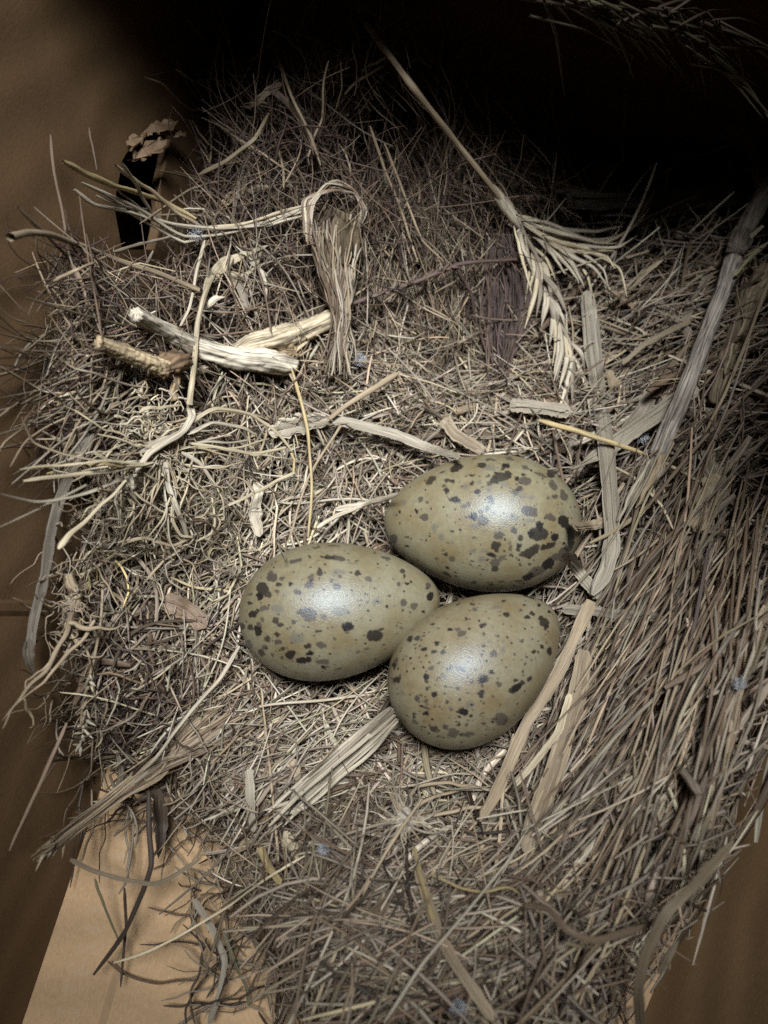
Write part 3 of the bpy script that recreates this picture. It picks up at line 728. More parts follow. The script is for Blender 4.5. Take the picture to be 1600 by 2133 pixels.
PALS = {
 'grey': ([GREY, TAN, BRN, PALE], [.45, .2, .2, .15]),
 'dull': ([GREY, BRN, DRK, TAN], [.35, .38, .12, .15]),
 'brown': ([BRN, GREY, DRK, PUR], [.5, .25, .12, .13]),
 'rust': ([BRN, PUR, DRK, TAN], [.45, .25, .15, .15]),
 'pale': ([PALE, GREY, TAN, CREAM], [.4, .3, .2, .1]),
 'gold': ([CREAM, YEL, TAN, PALE], [.25, .25, .3, .2]),
 'stem': ([BRN, GREY, TAN, PUR], [.4, .3, .22, .08]),
 'dark': ([DRK, PUR, BRN], [.5, .25, .25]),
 'fibre': ([TAN, BRN, GREY, PALE], [.4, .35, .15, .1]),
}
def scatter(center, sig, count, ang, spread, length, width, pal, lift=(-6, 1), curl=0.15, rng=RNG, S=6, tilt=0.10, uniform=None, zone=None):
    if S == 6:
        count = int(count * 0.30); width = (width[0] * 1.4, width[1] * 1.8); lift = (lift[0] * 1.5, lift[1]); tilt = tilt * 1.5
    if uniform:
        px = rng.uniform(uniform[0], uniform[2], count); py = rng.uniform(uniform[1], uniform[3], count)
    else:
        px = rng.normal(center[0], sig[0], count); py = rng.normal(center[1], sig[1], count)
    d = ray(px, py)
    t = np.full(count, 0.25)
    for _ in range(12):                    # fixed point of ray and height field
        p = CAM + d * t[:, None]
        t = (H(p[:, 0], p[:, 1]) - CAM[2]) / d[:, 2]
        t = np.clip(t, 0.1, 0.7)
    c = CAM + d * t[:, None]
    c[:, 2] = H(c[:, 0], c[:, 1])
    keep = (c[:, 2] > 0.006) & inside_box(c, 0.002)
    c = c[keep]; n = len(c)
    nor = Hn(c[:, 0], c[:, 1])
    a = np.radians(ang + (rng.normal(0, spread, n) if spread < 90 else rng.uniform(-90, 90, n)))
    flip = rng.integers(0, 2, n) * 2 - 1
    dirn = (RT * np.cos(a)[:, None] + UP * np.sin(a)[:, None]) * flip[:, None]
    dirn = nrm(dirn - nor * np.einsum('ij,ij->i', dirn, nor)[:, None] + nor * rng.normal(0, tilt, n)[:, None])
    sidev = np.cross(nor, dirn)
    Ln = rng.uniform(length[0], length[1], n) / 1000
    s = np.linspace(-.5, .5, S)
    k1 = rng.normal(0, curl, n); k2 = rng.normal(0, curl * 0.6, n); kv = rng.normal(0, curl * 0.5, n)
    P = c[:, None, :] + dirn[:, None, :] * (Ln[:, None] * s)[..., None]
    P = P + sidev[:, None, :] * ((Ln * k1)[:, None] * (s ** 2 - .08) * 2 + (Ln * k2)[:, None] * np.sin(s * 6.28 + rng.uniform(0, 6, (n, 1))) * 0.25)[..., None]
    P = P + nor[:, None, :] * ((Ln * kv)[:, None] * (s ** 2 - .08) * 2 + rng.uniform(lift[0], lift[1], (n, 1)) / 1000)[..., None]
    W = rng.uniform(0, 1, n) ** 1.7 * (width[1] - width[0]) + width[0]
    W = W[:, None] / 1000 * (0.62 + 0.38 * np.clip(np.minimum(s + .5, .5 - s) * 9, 0, 1)[None])
    cols, pr = PALS[pal]
    ci = rng.choice(len(cols), n, p=pr)
    C = np.array(cols)[ci] * (1 + rng.normal(0, .24, n))[:, None].clip(.35, 1.7) * (1 + rng.normal(0, .03, (n, 3)))
    # drop whatever would run through an egg, a wall, or over an egg's face
    bad = ~inside_box(P, 0.0008).all(1)
    for e in EGGS:
        bad |= in_egg(e, P, 1.005).any(1)
        X, Y, Z = project(P)
        ze = (e.c - CAM) @ FW
        q = CAM + ray(X, Y) * ze
        dd = q - e.c
        uu = dd @ e.a / (e.L / 2) * 1.06
        rho = np.linalg.norm(dd - (dd @ e.a)[..., None] * e.a, axis=-1)
        over = (np.abs(uu) < 1) & (rho < egg_r(e, uu) * 0.86) & (Z < ze)
        bad |= over.any(1)
    bad |= (((H(P[..., 0], P[..., 1]) < 0.012) | (P[..., 2] > H(P[..., 0], P[..., 1]) + 0.022)) & (P[..., 0] > 0.045) & (P[..., 1] < 0.0)).any(1)
    g = ~bad
    ref = nrm(nor + rng.normal(0, .35, nor.shape))
    return P[g], W[g], ref[g], np.clip(C[g], .008, .8)

def rnd(*a, **k):
    return scatter(*a, **k)

MAT = []          # fine mats, become one part
MAT += [scatter(None, None, 10500, 0, 99, (10, 32), (.25, .65), 'brown', (-10, -2), .25, uniform=(60, 60, 1600, 2160))]
MAT += [scatter((800, 1250), (330, 330), 7000, 0, 99, (6, 18), (.25, .6), 'grey', (-5, 0), .2)]
MAT += [scatter((760, 1560), (260, 130), 5200, 0, 99, (5, 17), (.25, .6), 'pale', (-4, .5), .2)]
MAT += [scatter((1150, 1500), (130, 200), 1500, 60, 50, (6, 20), (.25, .6), 'grey', (-4, .5), .2)]
MAT += [scatter((560, 1150), (90, 120), 2200, 55, 28, (9, 26), (.3, .7), 'pale', (-5, 1), .15)]
MAT += [scatter((450, 1330), (90, 120), 1500, 45, 40, (9, 26), (.25, .6), 'dull', (-6, 1), .25)]
MAT += [scatter((800, 880), (230, 110), 3000, 15, 45, (10, 34), (.25, .6), 'grey', (-5, 1), .15)]
MAT += [scatter((900, 660), (130, 130), 3200, 98, 22, (14, 42), (.25, .5), 'fibre', (-6, 2), .15)]
MAT += [scatter((1000, 800), (160, 70), 1500, 10, 40, (14, 44), (.25, .55), 'grey', (-4, 2), .12)]
MAT += [scatter((720, 330), (200, 170), 3200, 95, 40, (15, 45), (.2, .42), 'rust', (-8, 5), .35, tilt=.25)]
MAT += [scatter((1000, 350), (140, 150), 2200, 95, 35, (15, 45), (.2, .42), 'rust', (-8, 4), .3, tilt=.2)]
MAT += [scatter((520, 560), (160, 120), 1200, 0, 99, (9, 32), (.22, .55), 'rust', (-7, 4), .4, tilt=.2)]
MAT += [scatter((200, 680), (90, 130), 1900, 0, 99, (10, 32), (.2, .45), 'rust', (-7, 5), .55, tilt=.25)]
MAT += [scatter((130, 850), (80, 90), 900, 25, 30, (10, 34), (.2, .45), 'rust', (-4, 5), .35, tilt=.2)]
MAT += [scatter((320, 1080), (110, 110), 1000, 60, 60, (8, 26), (.3, .9), 'gold', (-9, 3), .7, tilt=.25)]
MAT += [scatter((250, 1350), (80, 120), 1100, 75, 40, (8, 26), (.2, .55), 'brown', (-6, 3), .5, tilt=.2)]
MAT += [scatter((280, 1480), (90, 60), 1500, 30, 40, (8, 22), (.2, .5), 'dark', (-5, 2), .4, tilt=.2)]
MAT += [scatter((420, 1560), (110, 70), 1500, 42, 25, (12, 34), (.25, .6), 'grey', (-5, 2), .15)]
MAT += [scatter((1380, 640), (130, 110), 2200, 25, 35, (12, 40), (.3, .8), 'dull', (-6, 2), .12)]
MAT += [scatter((1350, 900), (120, 120), 1800, 45, 45, (12, 36), (.3, .8), 'dull', (-6, 1), .15)]
MAT += [scatter((1300, 1250), (80, 150), 1600, 65, 35, (10, 32), (.3, .7), 'grey', (-6, 1), .15)]
MAT += [scatter((1430, 1450), (120, 260), 850, 64, 22, (24, 70), (.35, .8), 'brown', (-12, 2), .14)]
MAT += [scatter((1400, 1450), (120, 260), 220, 40, 60, (12, 40), (.3, .7), 'dull', (-8, 3), .2)]
MAT += [scatter((1200, 1750), (150, 160), 1700, 65, 36, (16, 50), (.3, .7), 'dull', (-7, 3), .18)]
MAT += [scatter((900, 1920), (260, 130), 2300, 0, 99, (14, 48), (.35, .7), 'dull', (-8, 3), .18)]
MAT += [scatter((650, 1750), (120, 130), 1600, 0, 99, (9, 30), (.25, .6), 'grey', (-5, 2), .2)]
MAT += [scatter((620, 1950), (80, 120), 1500, 0, 99, (10, 34), (.25, .55), 'brown', (-5, 3), .25)]
MAT += [scatter((1420, 1560), (70, 90), 900, 0, 99, (3, 9), (.2, .4), 'dark', (-5, -1), .6)]
MED = [scatter(None, None, 1100, 0, 99, (12, 42), (.4, 1.05), 'grey', (-6, 4), .16, uniform=(60, 420, 1600, 2140), S=9, tilt=.22)]
MED += [scatter((500, 650), (260, 160), 260, 0, 99, (14, 44), (.4, .9), 'brown', (-6, 6), .22, S=9, tilt=.28)]
MED += [scatter((850, 1500), (300, 260), 700, 0, 99, (4, 14), (.6, 1.7), 'fibre', (-3, 1), .2, S=9, tilt=.15)]
MED += [scatter((1350, 1500), (150, 300), 200, 64, 22, (24, 80), (.6, 1.3), 'stem', (-8, 5), .16, S=9, tilt=.12)]
MED += [scatter((880, 1930), (260, 110), 420, 45, 50, (25, 65), (.45, 1.0), 'dull', (-5, 4), .12, S=9, tilt=.12)]
MED += [scatter((800, 850), (280, 120), 360, 0, 99, (12, 40), (.5, 1.0), 'pale', (-4, 3), .15, S=9, tilt=.18)]
WISP = [scatter((720, 250), (180, 150), 300, 95, 35, (25, 70), (.2, .5), 'rust', (2, 16), .3, S=9, tilt=.5)]
WISP += [scatter((560, 330), (90, 120), 160, 120, 40, (20, 60), (.2, .55), 'brown', (2, 14), .3, S=9, tilt=.5)]
WISP += [scatter((1000, 330), (120, 120), 220, 90, 40, (20, 60), (.2, .45), 'rust', (2, 10), .3, S=9, tilt=.4)]
P_, W_, R_, C_ = [np.concatenate([m[q] for m in MAT]) for q in range(4)]
strand_obj('matted_grass', P_, W_, R_, C_, 4, 0.75, parent=nest, kind='stuff')

# larger single straws and blades, each a part
def parts_from(name, sets, limit, K, flat):
    P, W, R, C = [np.concatenate([m[q] for m in sets]) for q in range(4)]
    o_ = RNG.permutation(len(P))
    for q, i in enumerate(o_[:limit]):
        strand_obj(name, P[i:i + 1], W[i:i + 1], R[i:i + 1], C[i:i + 1], K, flat, parent=nest)
    r = o_[limit:]
    return P[r], W[r], R[r], C[r]
ST = []
ST += [scatter((1405, 1380), (95, 250), 230, 66, 15, (45, 110), (.7, 1.3), 'stem', (1, 11), .10, S=10)]
ST += [scatter((1250, 1750), (150, 150), 170, 62, 28, (30, 75), (.6, 1.1), 'grey', (0, 6), .10, S=10)]
ST += [scatter((900, 1930), (260, 110), 210, 30, 60, (30, 80), (.5, .95), 'dull', (0, 6), .12, S=10)]
ST += [scatter((1350, 680), (140, 130), 130, 28, 25, (30, 70), (.5, 1.0), 'grey', (0, 5), .08, S=10)]
ST += [scatter((950, 780), (220, 80), 110, 10, 32, (30, 70), (.4, .8), 'grey', (0, 5), .10, S=10)]
ST += [scatter((150, 740), (90, 60), 60, 22, 9, (35, 80), (.5, .9), 'brown', (1, 7), .08, S=10)]
ST += [scatter((700, 400), (250, 200), 160, 105, 40, (30, 70), (.35, .7), 'brown', (1, 9), .12, S=10, tilt=.2)]
ST += [scatter((560, 1500), (150, 110), 110, 45, 30, (20, 50), (.4, .8), 'pale', (0, 4), .10, S=10)]
ST += [scatter((450, 700), (170, 150), 120, 0, 99, (25, 60), (.4, .8), 'dull', (1, 8), .15, S=10, tilt=.15)]
rest1 = parts_from('straw', ST, 100, 6, .9)
strand_obj('broken_straw', *[np.concatenate([m[q] for m in MED + WISP]) if len({m[0].shape[1] for m in MED + WISP}) == 1 else None for q in range(4)], 6, .5, parent=nest, kind='stuff')
BL = []
BL += [scatter((1380, 720), (140, 140), 70, 30, 35, (20, 55), (1.6, 4.2), 'dull', (-3, 2), .06, S=10)]
BL += [scatter((1250, 1650), (150, 200), 60, 65, 25, (20, 55), (1.2, 3.2), 'grey', (-2, 3), .08, S=10)]
BL += [scatter((1420, 1350), (90, 260), 60, 66, 40, (15, 50), (1.2, 3.6), 'dull', (-2, 5), .1, S=10)]
BL += [scatter((750, 1750), (250, 160), 60, 60, 45, (12, 40), (1.0, 2.6), 'grey', (-2, 2), .12, S=10)]
BL += [scatter((1000, 880), (200, 60), 40, 15, 40, (14, 34), (1.2, 3.6), 'grey', (-3, 1), .06, S=10)]
BL += [scatter((300, 1330), (110, 130), 40, 70, 35, (14, 36), (1.0, 2.8), 'grey', (-2, 3), .25, S=10)]
rest2 = parts_from('grass_blade', BL, 90, 6, .16)
strand_obj('loose_straw', *[np.concatenate([a, b]) for a, b in zip(rest1[:2], rest2[:2])], np.concatenate([rest1[2], rest2[2]]), np.concatenate([rest1[3], rest2[3]]), 6, 0.35, parent=nest, kind='stuff')

# ------------------------------------------------------------------ single things lying in and on the nest
def lab(label, cat, group=None): return dict(label=label, cat=cat, group=group)

# --- stripped forked twig
def bark_tube(name, pts, wpx, lift, col, n=80, K=28, rough=0.15, wprofile=None, parent=None, mat=None, ridge=0.12, **k):
    P, d = path(pts, lift, n, 0)
    wpx = np.interp(np.linspace(0, 1, n), np.linspace(0, 1, len(wpx)), wpx) if not np.isscalar(wpx) else np.full(n, float(wpx))
    wd = wpx * d / F_PX
    T = np.gradient(P, axis=0); T = nrm(T)
    r = nrm(CAM - P.mean(0))
    U = nrm(np.cross(T, r)); Vv = np.cross(U, T)
    ang = np.arange(K) / K * 2 * math.pi
    sd = RNG.integers(0, 9999)
    A_, S_ = np.meshgrid(ang, np.arange(n), indexing='xy')
    nz = vnoise2(np.cos(A_) * 2.2 + sd, np.sin(A_) * 2.2 + S_ * 0.05, 1.0) * rough + vnoise2(np.cos(A_) * 5 + sd, np.sin(A_) * 5 + S_ * .35, 1.0) * rough * .6
    nz = nz + vnoise2(np.cos(A_) * 9 + sd, np.sin(A_) * 9 + S_ * .9, 1.0) * rough * .45 + ridge * .35 * np.sin(A_ * 9 + vnoise2(S_ * 1.0, A_ * 0 + sd + 5, 6.0) * 4) * .5 + ridge * np.sin(A_ * 5 + vnoise2(S_ * 1.0, A_ * 0 + sd, 9.0) * 3) * .5
    R_ = (wd / 2)[:, None] * (1 + nz)
    R_[0] *= .92 + .2 * RNG.normal(0, 1, K); R_[-1] *= .9 + .2 * RNG.normal(0, 1, K)
    ring = P[:, None, :] + R_[..., None] * (np.cos(ang)[None, :, None] * U[:, None, :] + np.sin(ang)[None, :, None] * Vv[:, None, :])
    V = ring.reshape(-1, 3)
    s, q = np.meshgrid(np.arange(n - 1), np.arange(K), indexing='ij')
    b = s * K
    Fq = np.stack([b + q, b + (q + 1) % K, b + K + (q + 1) % K, b + K + q], -1).reshape(-1, 4).tolist()
    nv = len(V)
    V = np.vstack([V, P[0] - T[0] * wd[0] * .12, P[-1] + T[-1] * wd[-1] * .12])
    Fq += [(nv, (a + 1) % K, a) for a in range(K)] + [(nv + 1, (n - 1) * K + a, (n - 1) * K + (a + 1) % K) for a in range(K)]
    Fq = [tuple(f) for f in Fq]
    cum = np.concatenate([[0], np.cumsum(np.linalg.norm(np.diff(P, axis=0), axis=1))])
    bw = max(1.0, wd.mean() / 0.004)
    al = np.stack([np.cos(A_) * .02 * bw + sd, cum[:, None] * 60 + A_ * 0, np.sin(A_) * .03 * bw + sd * .1], -1).reshape(-1, 3)
    al = np.vstack([al, al[:1], al[-1:]])
    tc = np.tile(np.append(np.array(col), 1), (len(V), 1))
    return mesh_obj(name, V, Fq, mat or M_BARK, parent, {'tint': ('FLOAT_COLOR', tc), 'along': ('FLOAT_VECTOR', al)}, **k)

def thing_at(name, px, py, lift=0, **k):
    P, _ = path([(px, py), (px + 2, py + 2)], lift, 4)
    return empty(name, tuple(P[0]), **k)

tw = thing_at('forked_twig', 590, 745, 2, **lab('pale forked twig stripped of its bark, cracked along one limb', 'twig'))
bark_tube('limb', [(282,655),(340,690),(405,722),(480,742),(560,752),(612,760)], [30, 40, 40, 42, 46, 40], [21, 20, 18, 15, 12, 10], (0.527, 0.459, 0.357), parent=tw)
bark_tube('limb', [(470,752),(520,722),(560,712),(625,692),(695,660)], [34, 48, 54, 44, 36], [8, 8, 9, 10, 11], (0.425, 0.348, 0.238), parent=tw)
bark_tube('knot', [(560,745),(590,738),(622,742)], [40, 66, 34], [8, 8, 6], (0.302, 0.216, 0.122), n=26, rough=.3, parent=tw)
bark_tube('broken_stub', [(420,770),(440,757),(470,752)], [16, 22, 22], [5, 5, 5], (0.425, 0.357, 0.255), n=20, parent=tw)
multi('bark_splinter', [[(610,735),(640,712)], [(612,750),(650,725)], [(600,770),(615,800)], [(640,690),(665,700)], [(615,720),(655,690)]], 9, [CREAM, TAN], 10, 8, parent=tw)
kb = thing_at('knobbly_twig', 330, 755, 2, **lab('short brown knobbly twig with a bent spur, below the pale forked twig', 'twig'))
bark_tube('stem', [(203,712),(240,728),(290,748),(345,770)], [26, 34, 34, 38], [14, 13, 12, 11], (0.399, 0.306, 0.187), parent=kb)
bark_tube('knob', [(335,772),(362,760),(384,752)], [40, 58, 34], [11, 12, 11], (0.187, 0.122, 0.072), n=26, rough=.32, parent=kb)
bark_tube('spur', [(366,778),(366,800),(360,818),(366,832)], [22, 18, 15, 20], [11, 10, 9, 9], (0.317, 0.230, 0.137), n=24, parent=kb)

# --- grey branch up the right side, split at its lower end
gb = thing_at('grey_branch', 1400, 860, 3, **lab('long grey branch with a split lower end, leaning up past the wide blades', 'branch'))
bark_tube('shaft', [(1640,330),(1578,430),(1540,505),(1508,600),(1470,700),(1432,800),(1398,880),(1370,950)], [40, 39, 36, 31, 31, 33, 36, 36], [34, 32, 30, 28, 25, 22, 19, 16], (0.27, 0.235, 0.195), n=110, rough=.08, ridge=.06, parent=gb)
bark_tube('node', [(1552,478),(1543,498),(1534,520)], [36, 47, 37], [32, 31, 30], (0.144, 0.119, 0.090), n=22, rough=.12, parent=gb)
for q, (e0, e1, e2, ww, cc) in enumerate([((1366,930),(1330,1010),(1283,1085),17,GREY),((1372,935),(1345,1010),(1300,1075),20,GREY*.9),((1380,935),(1362,1000),(1322,1058),18,TAN),((1386,930),(1372,985),(1345,1030),14,GREY),((1352,960),(1310,1040),(1286,1090),12,PALE*.9)]):
    one('split_fibre', [e0, e1, e2], ww, cc, [17, 15, 12], 18, 'tip', .8, 8, 2, gb, mat=M_BARK)
bark_tube('twiglet', [(1560,190),(1565,290),(1578,370),(1590,420)], [14, 16, 20, 24], [40, 34, 30, 26], (0.115, 0.086, 0.065), n=30, parent=gb)
sb = thing_at('bark_strip', 1530, 700, 2, **lab('peeling tan and brown bark strip standing just beyond the grey branch', 'bark'))
bark_tube('strip', [(1606,575),(1568,620),(1545,680),(1520,735),(1500,800),(1488,840)], [60, 56, 40, 34, 30, 26], [8, 8, 7, 6, 5, 4], (0.216, 0.166, 0.108), n=50, K=14, rough=.22, parent=sb)
multi('frayed_edge', [[(1575,600),(1540,660),(1505,690)], [(1560,640),(1530,720),(1512,780)], [(1520,740),(1490,775),(1470,800)], [(1590,590),(1600,560)]], 12, [TAN, CREAM*.8, BRN], 9, 14, wob=3, parent=sb)

# --- grass seed head with its long stem
sh = thing_at('grass_seed_head', 1075, 460, 4, **lab('large drooping grass seed head on a long straight stem from the dark back', 'seed head'))
one('stem', [(765,52),(850,168),(945,290),(1020,385),(1072,455)], 14, TAN*.95, [46, 42, 34, 24, 14], 40, 'even', .9, 8, 0, sh)
one('sheath', [(1015,378),(1045,418),(1075,460),(1100,500)], 26, PALE*.9, [24, 18, 14, 10], 20, 'lens', .7, 8, 0, sh)
SPK = [
 [(1078,452),(1120,462),(1190,492),(1262,505),(1312,482),(1352,434)], [(1080,455),(1130,478),(1215,512),(1288,516),(1330,490)], [(1078,455),(1140,465),(1220,498),(1276,492),(1297,462)],
 [(1085,460),(1150,500),(1230,520),(1283,522)], [(1090,462),(1150,482),(1240,505),(1300,505)], [(1085,465),(1150,505),(1215,530),(1255,560),(1268,605)],
 [(1100,475),(1170,520),(1240,530),(1290,560),(1306,618)], [(1110,480),(1180,528),(1240,560),(1266,602)], [(1105,480),(1165,535),(1200,580),(1206,590)], [(1120,490),(1190,530),(1225,575),(1237,628)],
 [(1100,478),(1150,530),(1180,570)], [(1130,495),(1190,545),(1216,600)], [(1120,485),(1200,520),(1262,535),(1280,560)], [(1085,458),(1170,478),(1240,482),(1300,470)], [(1095,470),(1160,510),(1230,548)],
 [(1072,470),(1085,530),(1098,580),(1108,612)], [(1078,480),(1100,540),(1112,570)]]
for i, q in enumerate(SPK):
    one('spikelet', q, RNG.uniform(7, 12), PALE if i % 3 else CREAM, [14, 16] + [17] * (len(q) - 2), 22, 'lens' if i % 2 else 'tip', .45, 6, 1.0, sh)
RAC = crom([(1085,470),(1115,545),(1140,610),(1170,680),(1195,740)], 16)
one('rachis', RAC, 9, PALE * .9, 8, 24, 'tip', .9, 6, 0, sh)
rr = np.random.default_rng(5)
for i in range(38):
    b = RAC[rr.integers(0, 16)]
    a = rr.uniform(-.25, .95) if i % 4 else rr.uniform(-.6, 0)
    l = rr.uniform(70, 150)
    t = b + np.array([math.sin(a) * l * .55, math.cos(a) * l])
    m_ = (b + t) / 2 + np.array([rr.uniform(2, 12), -6])
    one('spikelet', [b, m_, t], rr.uniform(7, 14), [PALE, PALE * .85, GREY, CREAM * .85][rr.integers(4)], [11, 13, 10], 14, 'lens', .4, 6, 0, sh)

# --- fibrous flower stalk with a loop of pale fibres
fs = thing_at('fibrous_stalk', 705, 560, 4, **lab('upright frayed hollow stalk with a loop of fibres over its top', 'stalk'))
bark_tube('husk', [(700,455),(700,500),(702,560),(708,620),(712,690),(712,750),(706,810)], [84, 88, 74, 50, 34, 26, 14], [1, 2, 3, 3, 2, 0, -3], (0.122, 0.090, 0.054), n=80, K=48, rough=.2, ridge=.22, parent=fs)
pl = []
for i in range(88):
    x0 = rr.uniform(646, 754); f_ = (x0 - 700) / 52
    pl.append([(x0, rr.uniform(450, 520)), (701 + f_ * 36, 560), (708 + f_ * 22, 630), (712 + f_ * 17, 690), (708 + f_ * rr.uniform(15, 40), rr.uniform(700, 790))][rr.integers(0, 2):])
pl = [p if len(p) == 5 else [p[0], p[1], p[2], p[3]] for p in pl]
for i, q in enumerate(pl):
    one('fibre', q, rr.uniform(2.5, 7), [TAN, GREY, PALE * .8, BRN, BRN][rr.integers(5)], rr.uniform(10, 16), 16, 'both', .5, 5, 4, fs)
for i in range(11):
    r_ = rr.uniform(-14, 12)
    one('loop_fibre', [(640 + r_ * .5, 470 + rr.uniform(-20, 40)), (642 + r_, 420 + r_ * .4), (690 + rr.uniform(-8, 8), 388 - r_), (738 - r_ * .4, 400 - r_ * .7), (758 - r_ * .6, 435), (748 - r_ * .5, 480 + rr.uniform(-10, 20))], rr.uniform(4, 8), [PALE * .9, GREY, BRN * 1.4][rr.integers(3)], [11, 14, 17, 17, 15, 11], 26, 'both', .6, 6, 1.5, fs)

# --- bundle of pale strands reaching to the hand hole
pb = thing_at('grass_bundle', 420, 480, 5, **lab('sheaf of thin pale grass reaching from the looped stalk towards the hand hole', 'grass bundle'))
BN = [
 ([(133,338),(220,378),(330,418),(410,455)], 14, YEL * .85, [26, 22, 14, 9]),
 ([(155,392),(195,425),(260,440),(350,470),(440,478),(560,462),(640,435)], 10, PALE, [14, 16, 16, 12, 10, 10, 11]),
 ([(172,380),(215,400),(290,440),(380,490),(440,488),(530,475),(640,432)], 8, PALE * .9, [14, 16, 16, 12, 10, 10, 11]),
 ([(240,345),(300,390),(360,438),(420,470)], 11, TAN, [26, 20, 13, 9]),
 ([(255,338),(285,390),(320,450),(355,475)], 9, PALE * .9, [26, 20, 14, 9]),
 ([(200,405),(270,440),(330,475),(385,508),(440,492),(540,470),(650,420)], 8, PALE, [14, 15, 14, 11, 9, 9, 10]),
 ([(230,410),(300,445),(370,465),(450,476),(560,470),(650,425),(690,395)], 7, PALE * .9, [15, 15, 13, 12, 11, 12, 14]),
 ([(205,370),(260,410),(350,465),(410,480)], 6, GREY, [20, 16, 12, 9]),
 ([(215,400),(260,430),(310,440),(360,470)], 6, GREY, [20, 18, 13, 9]),
 ([(370,470),(420,478),(520,462),(640,425)], 8, CREAM, [9, 9, 10, 11]),
 ([(380,490),(450,495),(540,472),(630,448)], 8, PALE, [9, 9, 10, 11])]
for q, w_, c_, l_ in BN:
    one('strand', q, w_, c_, l_, 28, 'both', .7, 6, 2.0, pb)

# --- clump of uprooted grass on the left rim
rc = thing_at('root_clump', 335, 930, 6, **lab('clump of uprooted yellow grass, its curled roots spilling over the rim', 'root clump'))
RT_ = [
 ([(318,962),(240,978),(150,990),(48,1002)], 17, CREAM, [16, 18, 19, 22], 'both'), ([(300,965),(210,962),(130,968),(42,978)], 10, CREAM, [18, 22, 24, 28], 'both'),
 ([(262,1000),(220,1045),(180,1085),(140,1118),(122,1142)], 19, CREAM, [16, 18, 20, 22, 22], 'flare'), ([(300,985),(220,1012),(150,1035),(70,1045),(0,1030)], 14, PALE, [12, 13, 15, 18, 22], 'both'),
 ([(180,1010),(100,1050),(40,1080),(-10,1102)], 10, PALE * .9, [14, 16, 18, 20], 'tip'), ([(45,870),(70,920),(130,945),(200,960),(258,970)], 9, TAN, [22, 20, 18, 17, 16], 'both'),
 ([(180,968),(215,965),(262,970)], 14, YEL, [20, 21, 18], 'both'), ([(195,945),(225,958),(255,968)], 12, CREAM, [22, 21, 18], 'both'),
 ([(385,893),(415,870),(450,850),(520,862),(560,885),(590,915),(608,942)], 14, CREAM * .9, [13, 15, 18, 16, 14, 13, 12], 'both'), ([(608,942),(612,965),(612,985)], 10, YEL, [12, 11, 11], 'even'),
 ([(614,985),(560,1012),(510,1035),(460,1062)], 13, CREAM * .9, [11, 10, 10, 9], 'both'), ([(390,905),(440,880),(500,890),(535,905)], 16, PALE, [13, 14, 13, 11], 'both'),
 ([(400,925),(460,932),(520,945),(570,940),(610,925)], 14, CREAM * .85, [12, 13, 12, 11, 10], 'both'), ([(520,945),(560,950),(606,955)], 8, CREAM * .85, [12, 11, 10], 'tip'),
 ([(380,940),(415,965),(440,1000),(452,1030)], 16, PALE * .9, [12, 12, 11, 9], 'both'), ([(345,960),(352,1010),(365,1055),(385,1100),(392,1125)], 22, PALE * .85, [12, 13, 13, 12, 10], 'both'),
 ([(360,1050),(358,1085),(380,1115),(405,1118)], 12, CREAM * .85, [11, 12, 12, 10], 'both'), ([(440,1030),(448,1075),(440,1110),(410,1130)], 9, CREAM * .8, [10, 12, 12, 10], 'both'),
 ([(275,990),(275,1020),(285,1040)], 14, PALE, [14, 14, 12], 'both'), ([(395,835),(398,870),(385,895),(350,920),(310,945),(285,985)], 28, PALE * .95, [13, 14, 14, 14, 14, 14], 'both'),
 ([(370,900),(330,925),(300,935),(275,950)], 34, PALE * .85, [11, 12, 12, 10], 'lens'), ([(290,860),(310,848),(345,850),(378,842)], 13, CREAM, [14, 16, 16, 14], 'both'),
 ([(250,1130),(300,1122),(360,1135),(420,1110)], 12, TAN, [10, 11, 11, 9], 'both'), ([(300,1215),(340,1170),(380,1140),(420,1120)], 9, TAN, [8, 9, 9, 8], 'both')]
for q, w_, c_, l_, p_ in RT_:
    one('grass_stalk', q, w_ * .64, c_ * .88, [v + 3 for v in l_], 30, p_, .35, 8, 1.0, rc)
for i in range(62):
    a = [math.pi, 0.0, math.pi * .62, math.pi * .4][rr.integers(4)] + rr.normal(0, .38)
    q = [(335 + rr.normal(0, 45), 930 + rr.normal(0, 30))]; l = rr.uniform(60, 210)
    for _ in range(4):
        q.append((q[-1][0] + math.cos(a) * l / 4, q[-1][1] + math.sin(a) * l / 4)); a += rr.normal(0, .22)
    one('grass_stalk', q, rr.uniform(2.4, 6), [CREAM * .8, PALE * .85, TAN, CREAM * .7][rr.integers(4)], [11, 14, 16, 16, 14], 22, 'both', .4, 6, .8, rc)
fr = []
for i in range(120):
    b = np.array((rr.normal(322, 38), rr.normal(893, 34)))
    a = rr.uniform(0, 6.28); l = rr.uniform(25, 75)
    q = [b]
    for _ in range(4):
        a += rr.normal(0, 1.0); q.append(q[-1] + np.array((math.cos(a), math.sin(a))) * l / 4)
    fr.append(q)
multi('fine_roots', fr, 4.2, [PALE, GREY, CREAM, TAN], 14, 20, 'both', .9, 5, 1.5, rc, kind='stuff')
cu = []
for i in range(260):
    b = np.array((rr.normal(325, 95), rr.normal(1065, 60)))
    a = rr.uniform(0, 6.28); l = rr.uniform(50, 150); tn = rr.normal(0, .9)
    q = [b]
    for _ in range(5):
        a += tn + rr.normal(0, .35); q.append(q[-1] + np.array((math.cos(a), math.sin(a))) * l / 5)
    cu.append(q)
multi('curled_roots', cu, [rr.uniform(1.8, 5.5) for _ in cu], [PALE * .75, TAN, CREAM * .62, GREY, TAN * .7, BRN], [list(rr.uniform(3, 16) + rr.normal(0, 3, 6)) for _ in cu], 24, 'both', .45, 6, 1, rc, kind='stuff')

